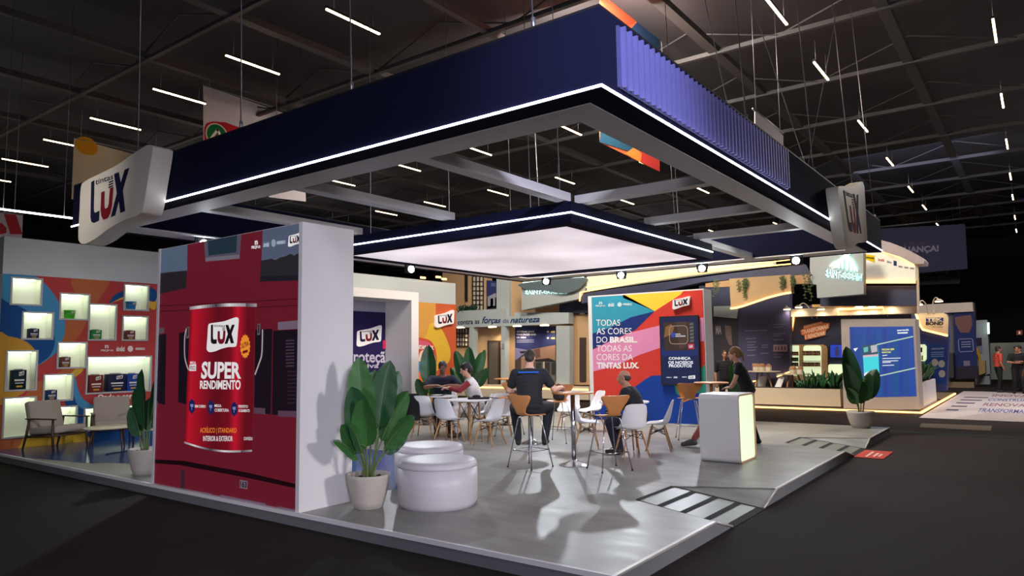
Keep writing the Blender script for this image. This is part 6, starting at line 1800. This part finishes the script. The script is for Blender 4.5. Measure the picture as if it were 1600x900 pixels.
# ---- brand band with curved roof
bt_('brand_band', 'lit cream brand band under a curved pale roof edge, right of the arch sign', 'sign', fb.at(fb.pix(1390, 420)[0], 4.1), [
    ('panel', lambda b: b.pslab(fb, P(k6, (355, 565), (495, 560), (620, 598), (720, 652), (722, 750), (358, 752)), -.4, 0, mat('lit_cream_panel', (214, 212, 196), .5, emit=.3, ecol=(244, 242, 228)))),
    ('roof_edge', lambda b: b.pslab(fb, P(k6, *([(495, 482), (560, 500), (640, 530), (720, 570), (775, 600), (795, 622), (790, 645), (720, 648), (620, 594), (495, 556)])), -.6, .3, mat('roof_edge_pale', (190, 176, 176), .55))),
    ('light_line', lambda b: b.tube([fb.at(*fb.pix(*p), .05) for p in P(k6, (490, 556), (560, 574), (640, 606), (716, 648))], .03, WARM, 6)),
    ('light_line', lambda b: b.tube([fb.at(*fb.pix(*p), .05) for p in P(k6, (356, 762), (724, 762))], .03, WARM, 6)),
    ('light_line', lambda b: b.tube([fb.at(*fb.pix(*p), .05) for p in P(k6, (356, 774), (724, 774))], .02, WARM, 6)),
    ('logo_patch', lambda b: (b.pp(fb, P(k6, (362, 572), (436, 582), (434, 632), (362, 606)), ink((236, 208, 20)), .01), b.qtext(fb, 'quartzolit', *P(k6, (366, 584), (432, 594), (432, 612), (366, 602)), ink((30, 40, 60)), .02, .02),
        b.qtext(fb, 'brasilit', *P(k6, (460, 598), (504, 606), (504, 626), (460, 620)), ink((190, 50, 60)), .01, .02), b.qtext(fb, 'placo', *P(k6, (522, 612), (554, 622), (554, 644), (522, 636)), ink((50, 90, 150)), .01, .02),
        b.pp(fb, P(k6, (568, 616), (590, 622), (590, 656), (568, 652)), ink((50, 70, 110)), .01), [b.pp(fb, P(k6, (x, 652 + (x - 600) * .15), (x + 28, 656 + (x - 600) * .15), (x + 28, 668 + (x - 600) * .15), (x, 664 + (x - 600) * .15)), ink((150, 150, 150)), .01) for x in (602, 644, 684)])),
    ('navy_wall', lambda b: b.pslab(fb, P(k6, (40, 880), (358, 790), (722, 790), (724, 930), (40, 935)), -.5, -.2, SGNAVY)),
    ('post', lambda b: b.pslab(fb, P(k6, (724, 640), (742, 640), (750, 960), (734, 960)), -.1, 0, CREAM))])
# ---- right hand block with black lettered sign
fk = FX(BX + 4.4)
bt_('sealant_booth', 'navy booth end with a cream sign reading in black letters and a lit shelf', 'booth', fk.at(fk.pix(1455, 600)[0], .09), [
    ('wall', lambda b: b.pslab(fk, P(k9, (60, 184), (300, 190), (308, 320), (296, 640), (60, 650)), -.5, 0, mat('booth_blue', (46, 62, 130), .5, var=.08))),
    ('sign_panel', lambda b: b.pslab(fk, P(k9, (118, 186), (280, 184), (300, 192), (309, 212), (306, 316), (160, 280), (140, 250)), .02, .12, mat('cream_sign', (214, 190, 154), .55))),
    ('light_line', lambda b: b.tube([fk.at(*fk.pix(*p), .14) for p in P(k9, (120, 190), (140, 250), (160, 282), (306, 318))], .03, WARM, 6)),
    ('lettering', lambda b: (b.pslab(fk, P(k9, (178, 212), (280, 212), (280, 234), (178, 234)), .12, .13, ink((40, 62, 120))), b.qtext(fk, 'TEK', *P(k9, (182, 214), (276, 214), (276, 232), (182, 232)), ink((214, 190, 154)), .14, .05), b.qtext(fk, 'BOND', *P(k9, (178, 236), (280, 236), (280, 256), (178, 256)), ink((22, 22, 26)), .13, .05), b.qtext(fk, 'SAINT-GOBAIN', *P(k9, (212, 263), (278, 263), (278, 270), (212, 270)), ink((90, 84, 76)), .13, .01))),
    ('lit_shelf', lambda b: (b.pslab(fk, P(k9, (110, 368), (170, 368), (180, 380), (180, 454), (170, 466), (110, 466)), .02, .1, SHL), [b.pslab(fk, P(k9, (x, 386), (x + 9, 386), (x + 9, 414), (x, 414)), .1, .2, ink((50, 50, 54))) for x in (118, 132, 148)], [b.pslab(fk, P(k9, (x, 432), (x + 8, 432), (x + 8, 460), (x, 460)), .1, .2, ink((210, 206, 150))) for x in (118, 130, 142, 154)])),
    ('printed_poster', lambda b: (b.pslab(fk, P(k9, (190, 366), (292, 372), (286, 600), (190, 600)), .01, .03, ink((44, 74, 150))), b.qtext(fk, 'VEDAÇÃO', *P(k9, (206, 388), (282, 384), (282, 398), (206, 402)), ink((190, 206, 230)), .035, .02),
        [b.pp(fk, [k9(cx + 20 * math.cos(q * PI / 6), cy + 22 * math.sin(q * PI / 6)) for q in range(12)], ink((186, 188, 190)), .035) for cx, cy in ((228, 474), (268, 482), (270, 540))], [b.pp(fk, P(k9, (206, y), (280, y - 2), (280, y + 4), (206, y + 6)), ink((130, 156, 210)), .035) for y in (412, 424, 436)]))])
arm_lamp(fk, 1451, 489, 1440, 477, 'arm lamp leaning left above the black lettered cream sign')
arm_lamp(fk, 1460, 489, 1471, 472, 'arm lamp leaning right above the black lettered cream sign')
fy = FY(2.95)
bt_('planter_box', 'white planter box at the corner of the neighbouring stand, right of the blue screen', 'planter', (23.6, 3.1, .09), [('box', lambda b: b.box(22.9, 2.78, .09, 26.2, 3.3, .78, PLASTIC)), ('soil', lambda b: b.box(22.95, 2.83, .5, 26.1, 3.25, .79, SOIL))])
fq = FX(24.6)
for i, (y, lab) in enumerate(((3.02, 'feathery green shrub in the white corner planter'),)):
    rnd = random.Random(31); b = MB()
    for k in range(150):
        x = rnd.uniform(23.3, 25.8); c = Vector((x, 3.04 + rnd.uniform(-.15, .15), .78)); th, ph = rnd.uniform(0, 2 * PI), rnd.uniform(.1, .8); h = rnd.uniform(.4, .85)
        d = Vector((math.cos(th) * math.sin(ph), math.sin(th) * math.sin(ph), math.cos(ph)))
        b.tube([c + d * h * s - Vector((0, 0, .25 * h * s * s)) for s in (0, .3, .6, .85, 1)], [.02, .045, .045, .03, .004], LEAF if k % 3 else LEAFD, 4, True, None, .3)
    tag(b.build('shrub', org=(24.2, 3.04, .78)), lab, 'shrub')
# ---- white tables and chairs inside the neighbour stand
def small_table(px, py, label, h, r):
    f = FX(BX + 1.1); a, z = f.pix(px, py); p = f.at(a, 0, 0)
    t = thing('dining_table', label, 'table', (p.x, p.y, .09))
    b = MB(); b.lathe([(r - .02, h - .03), (r, h - .015), (r, h)], CREAM, n=30); b.build('tabletop', t)
    for k in range(3):
        q = k * 2 * PI / 3 + .4
        b = MB(); b.tube([(r * .3 * math.cos(q), r * .3 * math.sin(q), h - .03), (r * .75 * math.cos(q), r * .75 * math.sin(q), 0)], [.03, .018], WOODL, 8); b.build('leg', t)
    return t
zt = lambda px, py, d: 0
ta = small_table(1192, 600, 'pale round table with small boxes on it behind the standing woman', 1.0, .55)
tb = small_table(1240, 600, 'wooden tripod table standing behind the cream planter', .92, .5)
for t_, n in ((ta, 3), (tb, 2)):
    for k in range(n):
        b = MB(); b.rbox(-.09, -.07, 0, .09, .07, .14, .01, CREAM, 2); b.add([(-.1, -.08, .14), (.1, -.08, .14), (.1, .08, .14), (-.1, .08, .14), (-.1, 0, .24), (.1, 0, .24)], [(0, 1, 5, 4), (2, 3, 4, 5), (0, 4, 3), (1, 2, 5)], ink((170, 130, 96)))
        lab = ('small cream box on the pale table behind the standing woman', 'small cream box on the tripod table behind the planter')[t_ is tb]
        o = tag(b.build('gift_box'), lab, 'box', lab + 's'); o.location = t_.location + Vector((-.15 + .05 * k, -.25 + .22 * k, (1.0, .92)[t_ is tb] + .001)); o.rotation_euler[2] = k
for i, (px, hd, lab) in enumerate(((1184, 60, 'white chair at the pale table behind the standing woman, on the left'), (1210, 130, 'white chair at the pale table behind the standing woman, on the right'))):
    f = FX(BX + 1.2 - .5 * i); a, z = f.pix(px, 600)
    o = dup(c0, f.at(a, .09), 0, lab, 'white chairs in the neighbouring stand'); o.rotation_euler = (0, 0, math.radians(hd - 90))
bt_('light_rail', 'warm light line low on the dark wall behind the pale table', 'light rail', fp.at(fp.pix(1205, 605)[0], .8, .05), [('light_line', lambda b: (b.tube([fp.at(*fp.pix(*p), .08) for p in P(k5, (716, 548), (834, 504))], .025, WARM, 6), b.tube([fp.at(*fp.pix(*p), .08) for p in P(k5, (470, 598), (564, 580))], .025, WARM, 6)))])

# ================================================================== floor mat, far stands, aisle
g = FZ(0)
fm = thing('floor_mat', 'large white printed floor mat with rows of lettering in the right aisle', 'floor mat', (27, 1.4, 0.004))
b = MB(); b.slab(g, [(20.75, 2.62), (20.75, -.6), (33.6, -.6), (33.6, 2.62)], .002, .008, ink((206, 196, 194), .5)); b.build('mat_sheet', fm, fm.location)
b = MB()
gt = Fr((0, 0, 0), (0, -1, 0), (1, 0, 0))
for r, t_ in enumerate(('TRANSFORMA', 'RENOVA', 'CONSTRUA', 'INOVA')):
    x0 = 23.2 + r * 2.4
    b.text(gt, t_, -1.55, x0, -.5, x0 + 1.4, ink((96, 104, 160) if r % 2 == 0 else (150, 110, 120)), .010, .02)
    b.text(gt, t_[::1], -.35, x0, .55, x0 + 1.4, ink((110, 116, 176)), .010, .02)
for k in range(12):
    x = 20.9 + k * .2
    b.rect(g, x, -.5, x + .04, 1.9 - .05 * k, ink((170, 130, 126) if k % 2 else (120, 120, 140)), .010)
for k in range(5):
    b.rect(g, 23.4 + k * 1.5, 2.0 - .1 * k, 23.9 + k * 1.5, 2.3, ink((96, 90, 110)), .010)
b.build('printed_lettering', fm, fm.location)
tag(MB().slab(g, g.pixs([(1440, 662), (1550, 666), (1548, 674), (1436, 668)]), .002, .01, ink((112, 104, 92))).build('floor_sticker', org=(18.6, 1.9, .002)), 'worn pale floor sticker on the dark carpet by the white mat', 'floor sticker')
b = MB(); pts = g.pixs([(1380, 672), (1460, 678), (1530, 681), (1600, 684)]); b.line(g, pts, .05, ink((40, 110, 74)), .004)
tag(b.build('tape_line', org=(16, 1, .004)), 'thin green tape line across the carpet at the right', 'tape')

ff = FX(36.5)
bt_('far_booth', 'far cream topped booth with a tall dark blue banner panel', 'booth', ff.at(ff.pix(1500, 560)[0], 0), [
    ('wall', lambda b: b.pslab(ff, P(k9, (110, 138), (455, 122), (460, 178), (460, 575), (300, 590), (110, 600)), -1, -.1, mat('booth_mid_grey', (96, 92, 98), .6))),  # booth wall in plain mid grey
    ('top_band', lambda b: b.pslab(ff, P(k9, (110, 138), (450, 122), (455, 176), (110, 192)), -.1, .2, mat('booth_cream', (190, 176, 160), .6))),
    ('banner', lambda b: b.pslab(ff, P(k9, (338, 180), (458, 176), (482, 565), (350, 572)), .0, .1, ink((42, 52, 98)))),
    ('banner_print', lambda b: (b.pp(ff, P(k9, (346, 208), (440, 196), (450, 250), (430, 300), (380, 300), (350, 250)), ink((116, 84, 82)), .12), b.line(ff, ff.pixs(P(k9, (366, 338), (450, 334), (456, 408), (372, 412), (366, 338))), .04, ink((120, 124, 160)), .12), [b.pp(ff, P(k9, (384, y), (440, y - 2), (440, y + 4), (384, y + 6)), ink((130, 134, 170)), .12) for y in (352, 366, 380)], b.pp(ff, P(k9, (396, 464), (434, 462), (436, 492), (398, 494)), ink((120, 112, 130)), .12), b.pp(ff, P(k9, (352, 500), (476, 494), (482, 566), (356, 572)), ink((52, 48, 60)), .12))),
    ('cabinet', lambda b: b.pslab(ff, P(k9, (304, 420), (340, 416), (346, 560), (304, 566)), .0, .5, ink((70, 66, 66)))),
    ('base', lambda b: b.block(ff, ff.pix(1430, 600)[0], 0, ff.pix(1522, 600)[0], .25, -1, .05, mat('stand_wood_floor', (128, 108, 84))))])
fg = FX(40)
bt_('far_booth', 'far pale grey booth with yellow counter, right of the dark blue banner', 'booth', fg.at(fg.pix(1535, 560)[0], 0), [
    ('wall', lambda b: b.pslab(fg, P(k9, (460, 228), (534, 224), (552, 540), (470, 560)), -1, 0, GREYP)),
    ('poster', lambda b: (b.pp(fg, P(k9, (470, 330), (502, 328), (504, 376), (472, 378)), ink((70, 60, 76)), .02), b.pp(fg, P(k9, (472, 382), (506, 380), (508, 420), (474, 422)), ink((150, 150, 170)), .02))),
    ('yellow_arch', lambda b: b.pslab(fg, P(k9, (470, 382), (484, 396), (496, 440), (500, 500), (490, 545), (482, 545), (490, 490), (484, 440), (470, 410)), .02, .2, ink((226, 176, 50)))),
    ('counter', lambda b: b.pslab(fg, P(k9, (490, 465), (528, 460), (530, 532), (494, 545)), .02, .8, ink((206, 176, 120)))),
    ('base', lambda b: b.block(fg, fg.pix(1524, 600)[0], 0, fg.pix(1547, 600)[0], .4, -1, .02, GREYP)),
    ('lit_sign', lambda b: b.pslab(fg, P(k9, (535, 240), (548, 240), (550, 306), (537, 308)), .1, .2, glow('green_lit_sign', (206, 240, 214), 1.5)))])
fh = FX(46)
m = MB(); m.pslab(fh, P(k9, (552, 360), (760, 356), (900, 350), (900, 640), (552, 610)), -.3, 0, mat('pale_green_wall', (176, 186, 168), .7)); structure(m.build('wall_end'))
fx = FX(61.95)
bt_('exit_sign', 'small dim orange exit sign on the dark far wall', 'sign', fx.at(*fx.pix(1593, 520), .05), [
    ('panel', lambda b: b.pslab(fx, P(k9, (706, 286), (742, 284), (742, 312), (706, 314)), .02, .1, screen((110, 48, 34), .5))), ('pictogram', lambda b: b.pp(fx, P(k9, (718, 292), (730, 292), (728, 300), (732, 306), (716, 308), (720, 300)), screen((226, 190, 160), .6), .11))])
# ---- hanging banners
def banner(name, label, fr, pix, c, m0, extra=None, hang=True):
    pts = fr.pixs(pix); ax = sum(p[0] for p in pts) / len(pts); bz = max(p[1] for p in pts)
    t = thing(name, label, 'banner', fr.at(ax, bz, c))
    b = MB(); b.slab(fr, pts, c - .02, c, m0); b.build('cloth', t, t.location)
    if extra:
        b = MB(); extra(b); b.build('print', t, t.location)
    b = MB(); x0, x1 = min(p[0] for p in pts), max(p[0] for p in pts)
    b.tube([fr.at(x0, bz, c - .01), fr.at(x1, bz, c - .01)], .025, STEEL, 8); b.build('rail', t, t.location)
    for x in (x0 + .2, x1 - .2):
        b = MB(); b.tube([fr.at(x, bz, c - .01), fr.at(x, 10.4, c - .01)], .008, STEEL, 5); b.build('cable', t, t.location)
    return t
fA = FY(20)
kA = lambda x, y: (x / 2.5, y / 2.5)
BWH = mat('banner_white', (214, 208, 214), .7, var=.05, scale=1.5)
tl, tr = fA.pix(318, 133), fA.pix(470, 186)
def sym(b):
    cx, cz = fA.pix(340, 210); R = .42
    b.poly(fA, [fA.pix(*p) for p in P(kA, (797, 500), (805, 482), (830, 474), (880, 478), (940, 500), (1100, 520), (1100, 600), (797, 600))], ink((190, 44, 54)), .01)
    cx, cz = fA.pix(*kA(846, 528)); R = fA.pix(*kA(889, 528))[0] - cx
    for r_, mm, c in ((1.0, ink((226, 220, 200)), .015), (.9, ink((30, 112, 62)), .02)):
        b.poly(fA, [(cx + R * r_ * math.cos(k * PI / 16), cz + R * r_ * math.sin(k * PI / 16)) for k in range(32)], mm, c)
    b.line(fA, [(cx - R * .75, cz - R * .8), (cx + R * .05, cz + R * .45), (cx + R * .8, cz - R * .8)], R * .22, ink((236, 230, 214)), .025)
    b.poly(fA, [(cx - R * .5, cz - R * .86), (cx + R * .05, cz + .15 * R), (cx + R * .6, cz - R * .8)], ink((190, 44, 54)), .024)
banner('hanging_banner', 'white hanging banner with a red field and green round emblem, left of centre', fA, [(318, 133), (470, 186), (474, 262), (318, 240)], 0, BWH, sym)
fB = FY(24)
banner('hanging_banner', 'cream hanging banner with a yellow sun blot behind the left logo sign', fB, [(116, 216), (250, 252), (250, 330), (112, 311)], 0, mat('banner_cream', (200, 190, 168), .7, var=.05), lambda b: b.poly(fB, fB.pixs([(135 + 18 * math.cos(k * PI / 10), 228 + 14 * math.sin(k * PI / 10) + (135 + 18 * math.cos(k * PI / 10) - 135) * .25) for k in range(20)]), ink((206, 150, 40)), .01))
fC = FY(8)
def cols(b):
    for pts, rgb, c in (([(938, -60), (1000, -60), (996, 30), (960, 60), (936, 40)], (190, 74, 50), .01), ([(936, 100), (990, 60), (1030, 90), (1030, 0), (990, 40)], (44, 64, 96), .012), ([(938, 190), (1000, 220), (1010, 245), (936, 222)], (38, 74, 96), .012), ([(992, 228), (1030, 238), (1030, 268), (985, 246)], (196, 60, 56), .013), ([(976, 240), (990, 230), (1002, 240), (1000, 254)], (210, 130, 60), .014)):
        b.poly(fC, fC.pixs(pts), ink(rgb), c)
banner('hanging_banner', 'tall colourful orange and blue banner hanging inside the canopy frame', fC, [(938, -70), (1030, -40), (1030, 268), (938, 222)], 0, ink((200, 100, 66)), cols)
fD = FY(4.5)
banner('hanging_board', 'plain pale board hanging above the right side of the canopy', fD, [(1180, 172), (1224, 212), (1224, 260), (1180, 232)], 0, BWH)
fE = FX(45)
banner('hanging_banner', 'huge dark banner with pale capital lettering far behind at the upper right', fE, [(1325, 360), (1508, 350), (1512, 420), (1326, 436)], 0, mat('banner_dark', (52, 55, 86), .7, var=.1), lambda b: (b.qtext(fE, 'ALIANÇA!', (1402, 386), (1467, 383), (1467, 395), (1402, 398), ink((160, 156, 176)), .02, .05), b.qtext(fE, 'a nossa', (1412, 379), (1446, 377), (1446, 383), (1412, 385), ink((104, 84, 110)), .02, .01)))
fF = FX(48)
banner('hanging_banner', 'dark banner with COCO lettering hanging below the huge dark banner', fF, [(1425, 416), (1500, 412), (1500, 443), (1425, 446)], 0, mat('banner_black', (38, 38, 52), .7, var=.1), lambda b: (b.qtext(fF, 'COCO', (1436, 419), (1483, 417), (1483, 427), (1436, 429), ink((120, 116, 132)), .02, .0), b.qtext(fF, '- Since 1992 -', (1438, 432), (1483, 430), (1483, 436), (1438, 438), ink((116, 112, 124)), .02, .01)))
fG = FY(22)
banner('hanging_banner', 'white banner with big red shapes at the left edge above the niche wall', fG, [(-40, 326), (36, 336), (34, 380), (-40, 380)], 0, BWH, lambda b: (b.poly(fG, fG.pixs([(6, 334), (25, 336), (35, 366), (16, 366)]), ink((190, 60, 70)), .01), b.poly(fG, fG.pixs([(-20, 366), (-12, 352), (2, 348), (10, 356), (10, 364), (2, 366)]), ink((190, 60, 70)), .012)))
fI = FY(16.8)
b = MB(); b.tube([fI.at(*fI.pix(*p)) for p in ((-20, 324), (113, 341))], .02, LED, 6)
tl_ = thing('light_line', 'long white light line hanging beyond the niche wall at the left', 'ceiling light', fI.at(*fI.pix(50, 333)))
b.build('tube', tl_, tl_.location)
b = MB(); b.tube([fI.at(*fI.pix(*p)) + Vector((0, .03, .03)) for p in ((-20, 324), (113, 341))], .025, DARK, 6); b.build('housing', tl_, tl_.location)
for px in (5, 100):
    b = MB(); a, z = fI.pix(px, 326 + px * .13); b.tube([fI.at(a, z), fI.at(a, 9.6)], .006, STEEL, 5); b.build('cable', tl_, tl_.location)
# pale hanging board seen through the frame
fJ = FY(16)
banner('hanging_board', 'pale board corner seen through the left part of the canopy frame', fJ, [(420, 292), (477, 286), (478, 315), (420, 308)], 0, BWH)
